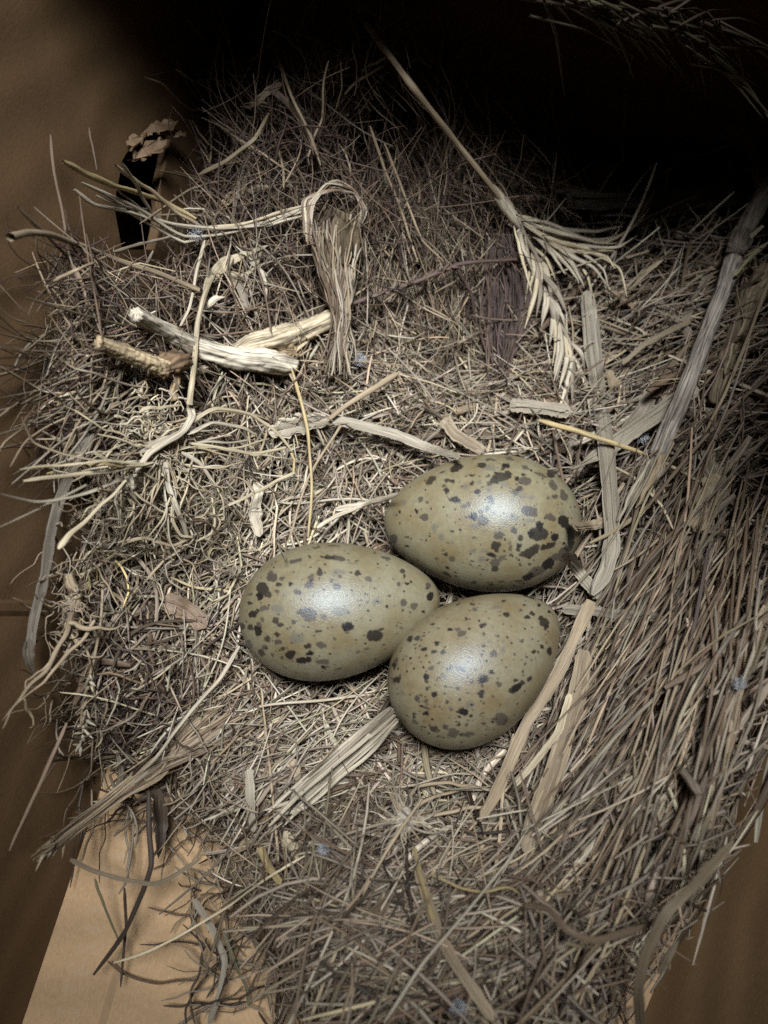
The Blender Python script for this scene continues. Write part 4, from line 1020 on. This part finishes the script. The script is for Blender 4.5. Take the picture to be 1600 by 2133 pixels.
# --- yellow leafy stem above the clump
ls = thing_at('leafy_stem', 408, 720, 5, **lab('pale yellow stem with split leafy tip rising from the root clump', 'stem'))
one('stalk', [(394,842),(402,790),(408,730),(412,670),(424,618),(440,580)], 12, CREAM * .72, [18, 20, 21, 20, 18, 15], 30, 'even', .6, 10, .8, ls)
one('leaf', [(440,585),(470,552),(510,530),(562,510)], 18, CREAM * .75, [13, 13, 12, 10], 20, 'lens', .35, 8, 1, ls, split=2)
one('leaf', [(425,610),(440,570),(462,545),(490,532)], 18, CREAM * .75, [14, 14, 13, 12], 20, 'lens', .4, 8, 1, ls, split=2)
one('leaf', [(430,640),(450,622),(468,618)], 16, PALE, [14, 14, 13], 14, 'lens', .4, 8, 1, ls)
one('leaf', [(520,545),(545,565),(556,600),(553,625)], 10, PALE, [12, 12, 10, 8], 18, 'both', .4, 6, 1, ls)
one('leaf', [(455,560),(500,575),(530,560),(548,520)], 10, CREAM * .85, [12, 12, 12, 10], 18, 'both', .4, 6, 1, ls)

# --- root bundle seed head lower left
lb = thing_at('grass_bundle', 300, 1620, 6, **lab('long feathery sheaf of brown grass pointing out over the bare box floor', 'grass bundle'))
for i in range(30):
    o_ = rr.normal(0, 11); o2 = rr.normal(0, 20); e_ = rr.uniform(0, 1)
    end = np.array([(160 - 90 * e_), (1712 + 86 * e_)])
    one('strand', [(470 + o2 * 1.2 + rr.uniform(-30, 40), 1488 + o2 * .8), (400 + o2 * .7, 1545 + o2 * .9), (330 + o_ * .6, 1598 + o_ * .9), (250 + o_ * .5, 1655 + o_ * .5), tuple(end + o_ * .5)], rr.uniform(4, 8), [TAN, BRN * 1.3, GREY, TAN * .9][rr.integers(4)], [4, 8, 12, 18, 26], 24, 'both', .7, 5, 1.2, lb)
for i in range(34):
    t = rr.uniform(0, 1); b = np.array([230 - 140 * t, 1668 + 112 * t])
    a = math.radians(rr.normal(142, 22)); l = rr.uniform(22, 50)
    one('spikelet', [b, b + np.array([math.cos(a), math.sin(a)]) * l], rr.uniform(5, 9), [TAN, TAN * .85, PALE * .8][rr.integers(3)], 22 + 6 * t, 8, 'lens', .5, 5, 0, lb)
one('strand', [(500,1345),(455,1420),(400,1480),(350,1545),(300,1600)], 10, PALE, [5, 8, 11, 14, 16], 24, 'both', .7, 6, 2, lb)

# --- star shaped root tuft below the eggs
st = thing_at('root_tuft', 845, 1705, 3, **lab('star shaped pale root tuft with spreading fibres, below the tilted egg', 'root tuft'))
bark_tube('crown_knot', [(832,1690),(848,1704),(862,1716)], [26, 38, 22], [12, 13, 12], (0.317, 0.274, 0.223), n=20, rough=.3, parent=st)
for i in range(70):
    a = rr.uniform(0, 6.28); l = rr.uniform(25, 130) * rr.uniform(.5, 1.2)
    q = [(845 + math.cos(a) * rr.uniform(0, 26), 1704 + math.sin(a) * rr.uniform(0, 20))]; a2 = a + rr.normal(0, .4)
    for _ in range(4):
        a2 += rr.normal(0, .38); q.append((q[-1][0] + math.cos(a2) * l / 4, q[-1][1] + math.sin(a2) * l / 4))
    one('root', q, rr.uniform(2.5, 7), [PALE, PALE * .85, GREY, TAN][rr.integers(4)], [14, 14, 13, 11, 9], 18, 'tip', .75, 5, 1.5, st)
for q in ([(862,1700),(930,1690),(1000,1682),(1040,1660),(1072,1664)], [(860,1690),(920,1650),(980,1640),(1030,1652)], [(850,1690),(870,1640),(940,1632),(1010,1640)]):
    one('root', q, 9, TAN * 1.1, [8, 7, 6, 5, 5][:len(q)], 22, 'both', .8, 6, 3, st)

# --- wide dry leaf blades
def blade(pts, wpx, col, label, lift=6, n=30, prof='both', flat=.13, roll=0.0, wob=0.4, name=None, cat='dry grass'):
    name = name or ('grass_leaf' if flat < .4 else 'dry_straw')
    lift = [v + 3 for v in lift] if isinstance(lift, list) else lift + 3
    col = np.array(col) * (.8 if flat < .4 else .92)
    sp_ = 1 if flat >= .4 else int(np.clip(round(wpx / 11), 2, 5))
    return one(name, pts, wpx * (.92 if sp_ > 1 else .85), col, lift, n, 'even' if sp_ > 1 and prof == 'both' else prof, flat, 8, wob, None, roll, split=sp_, **lab(label, cat))
blade([(1222,600),(1232,700),(1246,810),(1262,920),(1272,1040),(1274,1130),(1262,1190),(1232,1245)], 40, PALE * .88, 'longest wide straw blade, running down beside the dark blotched egg', [8, 8, 8, 8, 8, 9, 9, 10], prof='even')
blade([(1240,1240),(1215,1290),(1178,1370),(1140,1440),(1100,1500),(1062,1590),(1030,1660),(992,1722)], 30, TAN * 1.1, 'tan folded blade crossing in front of the pointed end of the tilted egg', [11, 13, 14, 12, 9, 7, 7, 6])
blade([(1182,1150),(1205,1190),(1235,1228),(1250,1245)], 30, PALE * .85, 'short flat blade emerging from under the dark blotched egg', 5, prof='even')
blade([(1455,800),(1390,850),(1310,905),(1240,955),(1165,990)], 44, PALE * .85, 'wide pale blade slanting behind the yellow straw, above the dark blotched egg', [9, 9, 9, 8, 6], prof='even')
blade([(1372,790),(1340,850),(1300,905),(1270,940)], 34, GREY * 1.05, 'greyish blade lying half under the wide slanting pale blade', 5)
blade([(1060,842),(1110,848),(1192,858)], 34, PALE * .95, 'short pale strip of blade lying below the drooping seed head tips', 6, prof='even')
blade([(690,874),(760,888),(830,908),(900,935),(962,955)], 26, PALE * .9, 'straight pale blade ending at the top edge of the dark blotched egg', [6, 7, 8, 8, 9])
blade([(922,872),(950,905),(1010,942)], 30, TAN * .95, 'short brownish blade end poking out behind the dark blotched egg', [5, 6, 8])
blade([(1190,1095),(1230,1095),(1270,1085)], 26, TAN, 'stubby tan blade touching the blunt end of the dark blotched egg', 6, prof='even')
blade([(1172,1270),(1230,1272),(1300,1280),(1392,1288)], 24, PALE * .75, 'level greyish blade beside the pointed end of the tilted egg', 6)
blade([(1218,1350),(1205,1440),(1180,1530),(1150,1620),(1118,1700),(1092,1775)], 46, TAN, 'broad frayed tan blade running down from the tilted egg', [8, 9, 10, 9, 8, 6])
blade([(1188,1440),(1165,1520),(1120,1580),(1065,1645)], 16, CREAM, 'narrow cream stem lying across the broad frayed tan blade', [13, 14, 11, 8])
blade([(520,1600),(522,1660),(528,1738)], 20, PALE * .85, 'upright pale split blade standing near the bare box floor', [4, 4, 2], flat=.3)
blade([(540,1765),(560,1805),(585,1842)], 16, YEL * .95, 'short yellow straw end pointing down near the white fluff', 7)
blade([(868,1800),(890,1870),(915,1945),(950,2010),(1040,2140)], 27, TAN * 1.0, 'brown and yellow blade descending from the star shaped root tuft', [5, 8, 9, 9, 9])
blade([(862,1760),(880,1840),(905,1930)], 10, YEL, 'thin yellow straw overlapping the descending brown blade', [6, 10, 11])
blade([(400,1868),(440,1930),(468,2000),(455,2080),(432,2140)], 15, PALE * .75, 'twisted pale blade hanging down onto the bare box floor', [14, 10, 8, 6, 4])
blade([(465,1930),(490,2010),(515,2060),(520,2100)], 8, OLV * .6, 'greenish narrow blade hanging beside the twisted pale blade', [9, 6, 4, 3])
blade([(145,1790),(190,1812),(250,1832),(320,1842),(360,1825),(430,1780)], 11, TAN * .75, 'bent grey stem bridging the gap over the bare box floor', [30, 28, 24, 20, 16, 10], flat=.3)
blade([(198,1832),(220,1895),(248,1960)], 7, OLV * .6, 'thin olive straw standing on the bare box floor', [14, 8, 2], flat=.8)
blade([(310,1650),(312,1740),(315,1800),(300,1850),(262,1940),(195,2030)], 14, DRK * 1.2, 'dark brown curved stalk standing out over the bare box floor', [14, 22, 22, 18, 12, 6], flat=.7)
blade([(330,1640),(335,1720),(330,1790)], 34, BRN * .6, 'broad brown leaf hanging at the nest edge over the floor', [8, 10, 10], prof='lens')
blade([(260,1850),(262,1930),(252,2055)], 8, DRK * 1.6, 'thinnest dark stem hanging near the curved dark stalk', [14, 8, 2], flat=.8)
blade([(238,2005),(320,1978),(400,1935),(480,1885),(562,1825),(640,1780)], 8, CREAM, 'thin bright straw reaching diagonally out over the bare floor', [10, 14, 14, 12, 10, 6], flat=.85)
blade([(140,1505),(112,1570),(80,1640),(45,1715),(20,1772)], 11, BRN * 1.25, 'thin brown blade leaning against the left box side', [16, 14, 10, 7, 4], flat=.4)
blade([(195,895),(160,955),(128,1030),(105,1110),(92,1200),(70,1290),(58,1390)], 26, GREY * .6, 'very broad grey leaf hanging along the left box side', [3, 5, 6, 6, 6, 6, 4], flat=.06)
blade([(60,1330),(62,1375),(72,1402)], 24, GREY * .55, 'curled tip of grey leaf near the lower left box side', [10, 10, 8], prof='lens', flat=.3)
blade([(1122,876),(1200,898),(1275,922),(1340,944)], 15, YEL * 1.1, 'bright yellow straw lying across the longest wide blade', [12, 13, 13, 12], flat=.8)
blade([(1340,944),(1400,972),(1460,1005)], 12, CREAM * .85, 'frayed cream straw end passing beneath the grey branch', [6, 6, 7], flat=.8)
blade([(1225,972),(1270,968),(1320,995),(1375,1050),(1405,1105)], 9, CREAM, 'thin bent cream straw curving under the split branch end', [9, 9, 9, 9, 8], flat=.8)
blade([(608,770),(625,830),(640,890),(647,960),(650,1020),(642,1120)], 9, YEL, 'thin yellow straw rising straight from the egg with both neighbours', [10, 10, 10, 9, 8, 9], flat=.85)
blade([(830,778),(780,808),(720,845),(680,880)], 16, TAN * 1.15, 'short tan straw with a splayed tip above the slanting pale blade', [9, 10, 9, 7], flat=.5)
blade([(720,870),(640,1000),(600,1130)], 7, TAN, 'thin tan straw beside the straight yellow straw', [7, 9, 8], flat=.85)
blade([(810,1492),(760,1540),(690,1600),(620,1660),(560,1722)], 13, PALE, 'pale edge straw of the split blade below the eggs', [8, 10, 10, 9, 7], flat=.6)
sp = thing_at('split_blade', 680, 1600, 4, **lab('wide greenish white blade split into ribbons, below the eggs', 'grass blade'))
for i in range(9):
    o_ = (i - 4) * 4.2
    one('ribbon', [(822 + o_ * .5, 1488 + o_ * .9), (760 + o_, 1545 + o_), (690 + o_, 1605 + o_), (628 + o_ * .8, 1660 + o_ * 1.3), (575 + rr.uniform(-25, 25), 1712 + rr.uniform(-25, 20))], rr.uniform(7, 11), [PALE, PALE * np.array((.95, 1.0, .95)), GREY, PALE * .8][rr.integers(4)], 7, 22, 'both', .4, 6, 1.0, sp)
blade([(700,1060),(760,1050),(830,1028)], 18, PALE * 1.05, 'whitish frayed straw between two of the eggs', [6, 7, 8], flat=.4)
blade([(660,1100),(700,1075),(760,1052)], 13, PALE, 'whitish straw lying behind the top of the egg with both neighbours', [6, 7, 7], flat=.6)
blade([(38,432),(90,480),(150,545),(220,605)], 10, BRN * 1.3, 'thin brown straw crossing the left box side below the hand hole', [14, 14, 12, 8], flat=.85)
blade([(105,280),(112,360),(130,440),(142,500),(172,540)], 8, BRN * 1.2, 'wispy brown stem curving up the left box side', [4, 8, 12, 14, 12], flat=.85)
blade([(185,265),(192,300),(202,355)], 6, BRN * .9, 'short dark wisp on the left box side near the hand hole', [5, 8, 12], flat=.85)
blade([(22,495),(60,485),(105,488),(170,512),(240,540),(330,570),(415,605)], 17, TAN * .75, 'thick brown stem lying across the rim below the pale grass sheaf', [20, 19, 18, 16, 15, 13, 9], flat=.85, prof='even')
blade([(112,586),(165,560),(225,533)], 10, TAN * 1.1, 'short tan straw crossing the thick brown stem', [20, 20, 18], flat=.85)
blade([(235,525),(290,510),(370,488)], 9, GREY, 'grey straw leaning towards the pale grass sheaf', [15, 12, 9], flat=.85)
blade([(426,500),(412,560),(395,640),(370,690)], 9, PALE, 'thin pale straw standing beside the leafy yellow stem', [14, 15, 13, 9], flat=.85)
blade([(1600,590),(1560,700),(1510,820),(1470,900)], 10, TAN * .95, 'straight tan straw passing over the bark strip', [26, 24, 22, 18], flat=.85)
blade([(1600,505),(1560,540),(1530,575)], 11, OLV * .9, 'greenish straw end just beyond the grey branch', [26, 25, 24], flat=.85)
blade([(1440,668),(1390,690),(1340,720),(1295,760)], 13, TAN * .8, 'dull straw blade beneath the tangle beside the grey branch', [9, 9, 9, 8], flat=.3)
blade([(1340,590),(1385,650),(1440,700)], 26, GREY * .85, 'grey flat blade in the shadowed tangle left of the grey branch', 4)
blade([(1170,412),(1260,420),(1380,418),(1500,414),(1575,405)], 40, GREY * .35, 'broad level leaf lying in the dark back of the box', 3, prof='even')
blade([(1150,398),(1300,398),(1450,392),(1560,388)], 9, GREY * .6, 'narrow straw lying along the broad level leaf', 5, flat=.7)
blade([(545,32),(575,110),(610,205),(645,280),(668,345)], 9, TAN * .8, 'long thin stem standing in the dark back of the nest', [40, 38, 30, 22, 12], flat=.85)
blade([(770,262),(800,350),(840,450),(870,545)], 8, TAN, 'slender straw rising between the looped stalk and seed head', [22, 18, 14, 8], flat=.85)
blade([(800,300),(840,400),(880,500),(925,545)], 7, TAN, 'second slender straw beside the one rising between stalk and seed head', [22, 18, 14, 8], flat=.85)
blade([(415,365),(470,335),(530,290),(560,235)], 12, TAN * .8, 'bent tan blade sticking out over the dark box side', [22, 24, 22, 14], flat=.4)
blade([(495,228),(530,215),(560,190),(590,170)], 16, TAN * .75, 'stubby broken blade sticking out in the dark back', [24, 24, 22, 16], flat=.3)
blade([(560,180),(600,215),(640,270),(665,330)], 14, BRN, 'curved brown blade in the dark back', [22, 20, 14, 8], flat=.3)
blade([(440,250),(500,290),(560,330),(620,370)], 7, TAN * .8, 'thin stem crossing the bent tan blade', [22, 22, 18, 10], flat=.85)

# --- hanging rootlets by the left side
hr = thing_at('hanging_rootlet', 130, 1330, 6, **lab('tangled hanging rootlets with a long thin tip against the left box side', 'roots'))
for q, w_, l_ in (([(152,1270),(140,1310),(120,1350),(95,1400),(60,1435),(20,1480),(0,1520)], 12, [12, 14, 16, 18, 18, 18, 18]), ([(150,1200),(155,1250),(145,1300),(160,1345)], 26, [10, 12, 12, 10]),
                  ([(200,1300),(160,1345),(110,1400),(60,1450),(0,1500)], 8, [14, 18, 20, 20, 20]), ([(52,1455),(62,1480),(68,1510),(65,1522)], 7, [16, 16, 15, 14]), ([(120,1350),(85,1395),(55,1425),(50,1450)], 7, [16, 17, 17, 16]),
                  ([(142,1300),(170,1310),(220,1305),(262,1307)], 10, [16, 17, 16, 14]), ([(150,1320),(185,1370),(215,1360),(240,1345)], 6, [14, 12, 10, 10])):
    one('rootlet', q, w_, TAN * 1.0, l_, 26, 'tip', .8, 6, 4, hr)
fz = []
for i in range(70):
    b = np.array((rr.normal(150, 22), rr.normal(1285, 55))); a = rr.uniform(0, 6.28); l = rr.uniform(20, 60); q = [b]
    for _ in range(4):
        a += rr.normal(0, .9); q.append(q[-1] + np.array((math.cos(a), math.sin(a))) * l / 4)
    fz.append(q)
multi('root_hairs', fz, 3.5, [TAN, BRN, GREY], 13, 16, 'both', .9, 4, 1, hr, kind='stuff')
sg = thing_at('small_seed_head', 175, 1450, 5, **lab('small whitish feathery seed head hanging at the lower left nest edge', 'seed head'))
one('stalk', [(215,1230),(210,1300),(195,1370),(180,1430),(170,1500),(165,1560)], 7, TAN, [8, 10, 11, 11, 10, 9], 24, 'even', .9, 5, 1, sg)
for i in range(34):
    t = rr.uniform(0, 1); b = np.array([190 - 22 * t, 1390 + 165 * t]); a = math.radians(90 + rr.normal(12, 40)); l = rr.uniform(14, 30)
    one('spikelet', [b, b + np.array([math.cos(a), math.sin(a)]) * l], rr.uniform(5, 9), [PALE, PALE * .85, CREAM * .85][rr.integers(3)], rr.uniform(9, 14), 8, 'lens', .5, 5, 0, sg)

# --- dark purple sheath and the dark seed spike
hu = thing_at('purple_husk', 1045, 640, 4, **lab('dark purple papery husk standing under the drooping seed head', 'husk'))
bark_tube('sheath', [(1040,470),(1045,540),(1050,610),(1048,680),(1035,745),(1030,795)], [40, 74, 92, 84, 50, 20], [-5, -6, -7, -6, -4, -2], (0.043, 0.027, 0.027), n=70, K=48, rough=.10, ridge=.16, parent=hu)
for i in range(26):
    x0 = rr.uniform(-48, 48)
    one('fibre', [(1042 + x0 * .6, 480 + rr.uniform(0, 60)), (1048 + x0, 580), (1048 + x0, 660), (1036 + x0 * .5, 740 + rr.uniform(0, 60))], rr.uniform(3, 6), [PUR, BRN, DRK, PUR * 1.4][rr.integers(4)], 7, 16, 'both', .8, 4, 3, hu)
one('sheet', [(1040,480),(1048,560),(1050,640),(1044,710),(1030,790)], 88, PUR * .8, 3, 30, 'lens', .1, 6, .5, hu, split=5)
one('sheet', [(1075,520),(1090,600),(1080,690),(1055,760)], 50, PUR * 1.1, 4, 30, 'lens', .1, 6, .5, hu, split=4)
ds = thing_at('dark_seed_spike', 850, 590, 5, **lab('dark purple seed spike lying across the pale fibres', 'seed spike'))
one('stem', [(722,640),(790,612),(860,588),(930,562),(960,548),(1040,545),(1112,540)], 11, PUR * 1.3, [10, 12, 12, 12, 12, 12, 11], 30, 'both', .9, 6, 2, ds)
for i in range(44):
    t = rr.uniform(0, 1); b = np.array([760 + 185 * t, 624 - 70 * t]); a = math.radians(-22 + rr.normal(0, 40)); l = rr.uniform(10, 22)
    one('spikelet', [b, b + np.array([math.cos(a), math.sin(a)]) * l], rr.uniform(5, 8), [PUR, PUR * 1.8, DRK * 1.6, GREY * .6][rr.integers(4)], 13, 6, 'lens', .7, 5, 0, ds)
one('stem', [(948,552),(970,590),(985,630),(992,670)], 9, PUR, [11, 10, 9, 8], 16, 'both', .9, 5, 2, ds)

# --- small leaves, bracts and bark bits
def leaf(pts, wpx, col, label, lift=6, name='dry_leaf', cat='leaf'):
    return one(name, pts, wpx, col, lift, 26, 'torn', .16, 10, 1.0, None, RNG.uniform(-.5, .5), split=int(np.clip(wpx / 8, 2, 5)), **lab(label, cat))
leaf([(1488,985),(1478,1040),(1462,1085),(1452,1112)], 52, TAN * .95, 'pinkish tan bud scale beyond the split branch end', [12, 13, 13, 11])
leaf([(1262,770),(1285,805),(1308,818)], 26, TAN * .8, 'small tan leaf scrap touching the longest wide blade', 5)
leaf([(1130,830),(1165,850),(1200,880)], 44, BRN * 1.3, 'crumpled brown leaf scrap below the drooping seed head', 3)
leaf([(1600,830),(1510,870),(1440,920),(1380,985)], 62, BRN * .75, 'large dark brown leaf half buried beyond the grey branch', 2)
leaf([(465,425),(490,405),(505,380),(512,365)], 22, TAN, 'small brown bud standing above the pale grass sheaf', [5, 8, 10, 11])
leaf([(515,400),(540,392),(562,388)], 14, TAN, 'small brown twig tip beside the bud above the sheaf', [8, 9, 9])
leaf([(600,1575),(615,1600),(622,1625)], 24, TAN * 1.15, 'small orange tan husk in the bowl left of the split blade', 4)
leaf([(590,1730),(605,1760),(625,1790)], 24, CREAM * .8, 'curled cream leaf scrap beside the white fluff below the bowl', 6)
leaf([(1470,940),(1490,1000),(1500,1060)], 44, GREY * .8, 'pale grey frayed leaf hanging above the bud scale', 8)
leaf([(340,1245),(385,1270),(430,1310)], 50, BRN * 1.25, 'brown curled bark scrap left of the egg touching both others', 3, 'bark_scrap', 'bark')
leaf([(540,1000),(532,1060),(540,1120)], 28, PALE * .95, 'pale husk standing between the root clump and the eggs', 5)
leaf([(560,900),(620,885),(690,872)], 40, PALE * .85, 'frayed pale grass head at the end of the straight blade', 5)
leaf([(470,560),(500,600),(515,650)], 18, GREY * .8, 'grey leaf scrap beneath the leafy yellow stem', 4)
leaf([(1480,560),(1440,640),(1410,700)], 24, GREY * .7, 'dull grey leaf beside the shaft of the grey branch', 3)

# --- tufts of white down
def fluff(px, py, r, label, lift=6, dens=210):
    r = r * .72; q = []
    a0 = rr.uniform(0, 6.28); ax = np.array((math.cos(a0), math.sin(a0)))
    for i in range(dens):
        t = rr.normal(0, .3); b = np.array((px, py)) + ax * r * t
        a = a0 + rr.choice([-1, 1]) * rr.uniform(.4, 1.5); l = rr.uniform(.5, 1.2) * r * max(.35, 1 - abs(t)); p = [b]
        for _ in range(4):
            a += rr.normal(0, .3); p.append(p[-1] + np.array((math.cos(a), math.sin(a))) * l / 4)
        q.append(p)
    multi('down_tuft', q, 1.2, np.array((.42, .42, .43)), [[lift + v, lift + v + 1, lift + v + 2, lift + v + 2, lift + v + 2] for v in rr.normal(0, 1.0, dens)], 12, 'tip', .9, 4, .3, None, M_FLUFF, **lab(label, 'down feather'))
fluff(676, 1768, 24, 'white down tuft caught in straw below the bowl')
fluff(1335, 908, 26, 'greyish down tuft under the yellow straw by the branch')
fluff(1540, 1420, 26, 'white down tuft caught high among the brown stems', 9)
fluff(955, 2095, 30, 'white down tuft low among the front straw', 8)
fluff(748, 745, 26, 'whitish down tuft beside the foot of the frayed stalk', 5)
fluff(405, 485, 34, 'silvery down tuft wrapped in the pale grass sheaf', 9, 150)

# --- out of focus pieces close to the camera
blade([(1085,1885),(1140,1892),(1180,1935),(1240,1960),(1330,1935),(1400,1900)], 15, BRN * 1.5, 'twisted brown strip winding among the front stems', [14, 16, 18, 20, 22, 22], flat=.2, prof='both')
blade([(900,1822),(960,1850),(1010,1858),(1060,1848),(1105,1880)], 8, YEL * .85, 'yellow twisted straw joining the winding brown strip', [8, 10, 12, 14, 14], flat=.5)
blade([(1335,2150),(1330,2060),(1345,1985),(1390,1900),(1450,1840),(1535,1742)], 26, TAN * .62, 'thick bent blade nearest the right box side', [34, 34, 34, 32, 30, 30], flat=.2)
blade([(1370,2030),(1390,1995),(1415,1960)], 20, TAN * .55, 'torn leaf end beside the thick bent blade', [28, 28, 26], prof='lens')
blade([(800,2130),(880,2010),(980,1890),(1060,1790),(1120,1690)], 9, PALE * .85, 'long straight pale straw slanting through the front of the nest', [10, 12, 14, 12, 9], flat=.85)
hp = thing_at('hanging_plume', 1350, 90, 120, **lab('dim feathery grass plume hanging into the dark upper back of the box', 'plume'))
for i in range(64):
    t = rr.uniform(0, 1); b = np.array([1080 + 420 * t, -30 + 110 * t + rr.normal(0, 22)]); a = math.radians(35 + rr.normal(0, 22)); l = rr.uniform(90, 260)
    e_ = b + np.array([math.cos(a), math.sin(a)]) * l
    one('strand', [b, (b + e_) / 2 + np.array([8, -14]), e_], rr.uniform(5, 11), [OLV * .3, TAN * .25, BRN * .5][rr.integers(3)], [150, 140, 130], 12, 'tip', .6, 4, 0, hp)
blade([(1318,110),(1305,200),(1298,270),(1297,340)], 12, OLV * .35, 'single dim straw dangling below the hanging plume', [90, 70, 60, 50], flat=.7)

# --- fine wires of the nest that stray over the box side and floor
def stray(name, n, fx, fy, ang, spread, ln, wpx, cols, lifts):
    q, lf = [], []
    for i in range(n):
        b = np.array((fx(), fy())); a = math.radians(rr.normal(ang, spread)); l = rr.uniform(*ln); p = [b]
        for _ in range(5):
            a += rr.normal(0, .28); p.append(p[-1] + np.array((math.cos(a), -math.sin(a))) * l / 5)
        q.append(p); l0, l1 = rr.uniform(*lifts), rr.uniform(*lifts); lf.append(list(np.linspace(l0 * .5, l1, 6)))
    multi(name, q, [rr.uniform(*wpx) for _ in q], cols, lf, 20, 'both', .8, 4, .8, nest, kind='stuff')
stray('stray_rootlets', 80, lambda: rr.uniform(60, 260), lambda: rr.uniform(560, 960), 190, 55, (60, 210), (2.2, 5), [BRN, PUR, TAN * .7, BRN], (2, 16))
stray('stray_stems', 46, lambda: rr.uniform(110, 330), lambda: rr.uniform(690, 880), 200, 12, (130, 320), (3.5, 8), [BRN, TAN * .8, GREY * .8], (5, 18))
stray('stray_grass', 90, lambda: rr.uniform(170, 470), lambda: rr.uniform(1480, 1700), 225, 40, (50, 190), (2.5, 7), [BRN, TAN * .8, GREY, DRK * 1.5], (3, 16))
stray('stray_straw', 80, lambda: rr.uniform(400, 620), lambda: rr.uniform(1680, 2120), 205, 50, (50, 200), (2.5, 7), [BRN, TAN * .8, GREY, DRK * 1.5], (3, 14))
stray('stray_wisps', 60, lambda: rr.uniform(90, 230), lambda: rr.uniform(1100, 1560), 235, 45, (40, 150), (2.2, 6), [BRN, TAN * .8, GREY, TAN], (3, 14))
stray('stray_stalks', 60, lambda: rr.uniform(430, 760), lambda: rr.uniform(90, 420), 105, 42, (90, 260), (2.5, 7), [BRN, TAN * .7, PUR, BRN], (6, 34))
sw, sl = [], []
for i in range(62):
    a_, b_, c_ = rr.uniform(1440, 1640), rr.uniform(850, 1300), rr.uniform(1180, 1430)
    m_ = (a_ + c_) / 2 + rr.normal(45, 25)
    e_ = rr.uniform(1650, 1960); k_ = rr.uniform(0, .35)
    p0, p1, p2 = np.array((a_, b_)), np.array((m_, (b_ + e_) / 2 - 40)), np.array((c_ + (1960 - e_) * .25, e_))
    sw.append([p0 + (p1 - p0) * k_, (p0 + p1) / 2 + rr.normal(6, 8, 2) if k_ < .3 else p0 * .4 + p1 * .6, p1, (p1 + p2) / 2 + rr.normal(8, 8, 2), p2])
    l_ = rr.uniform(3, 13); sl.append([l_, l_, l_, l_, l_ * .7])
multi('sweeping_stems', sw, [rr.uniform(4.5, 10) for _ in sw], [BRN, GREY * .85, TAN * .85, BRN * 1.3, GREY], sl, 26, 'both', .6, 6, 1.0, nest, kind='stuff')
f0 = np.array(on_left(-60, 1262)); f1 = np.array(on_left(78, 1264))
fd = (f1 - f0) / np.linalg.norm(f1 - f0); fn = np.array([-fd[1], fd[0]])
pr_ = [(-.0035, -.0004), (-.0012, .0009), (.0009, .0009), (.0024, -.0004)]
fv = np.array([L0 + dl * (c[0] + fn[0] * a) + WL * (c[1] + fn[1] * a) - NL * h for c in (f0, f1) for a, h in pr_])
mesh_obj('fold_line', fv, [(0, 1, 5, 4), (1, 2, 6, 5), (2, 3, 7, 6), (3, 0, 4, 7), (0, 3, 2, 1), (4, 5, 6, 7)], M_WALL, side, {'sheet': ('FLOAT_VECTOR', fv * 2)}, smooth=False)
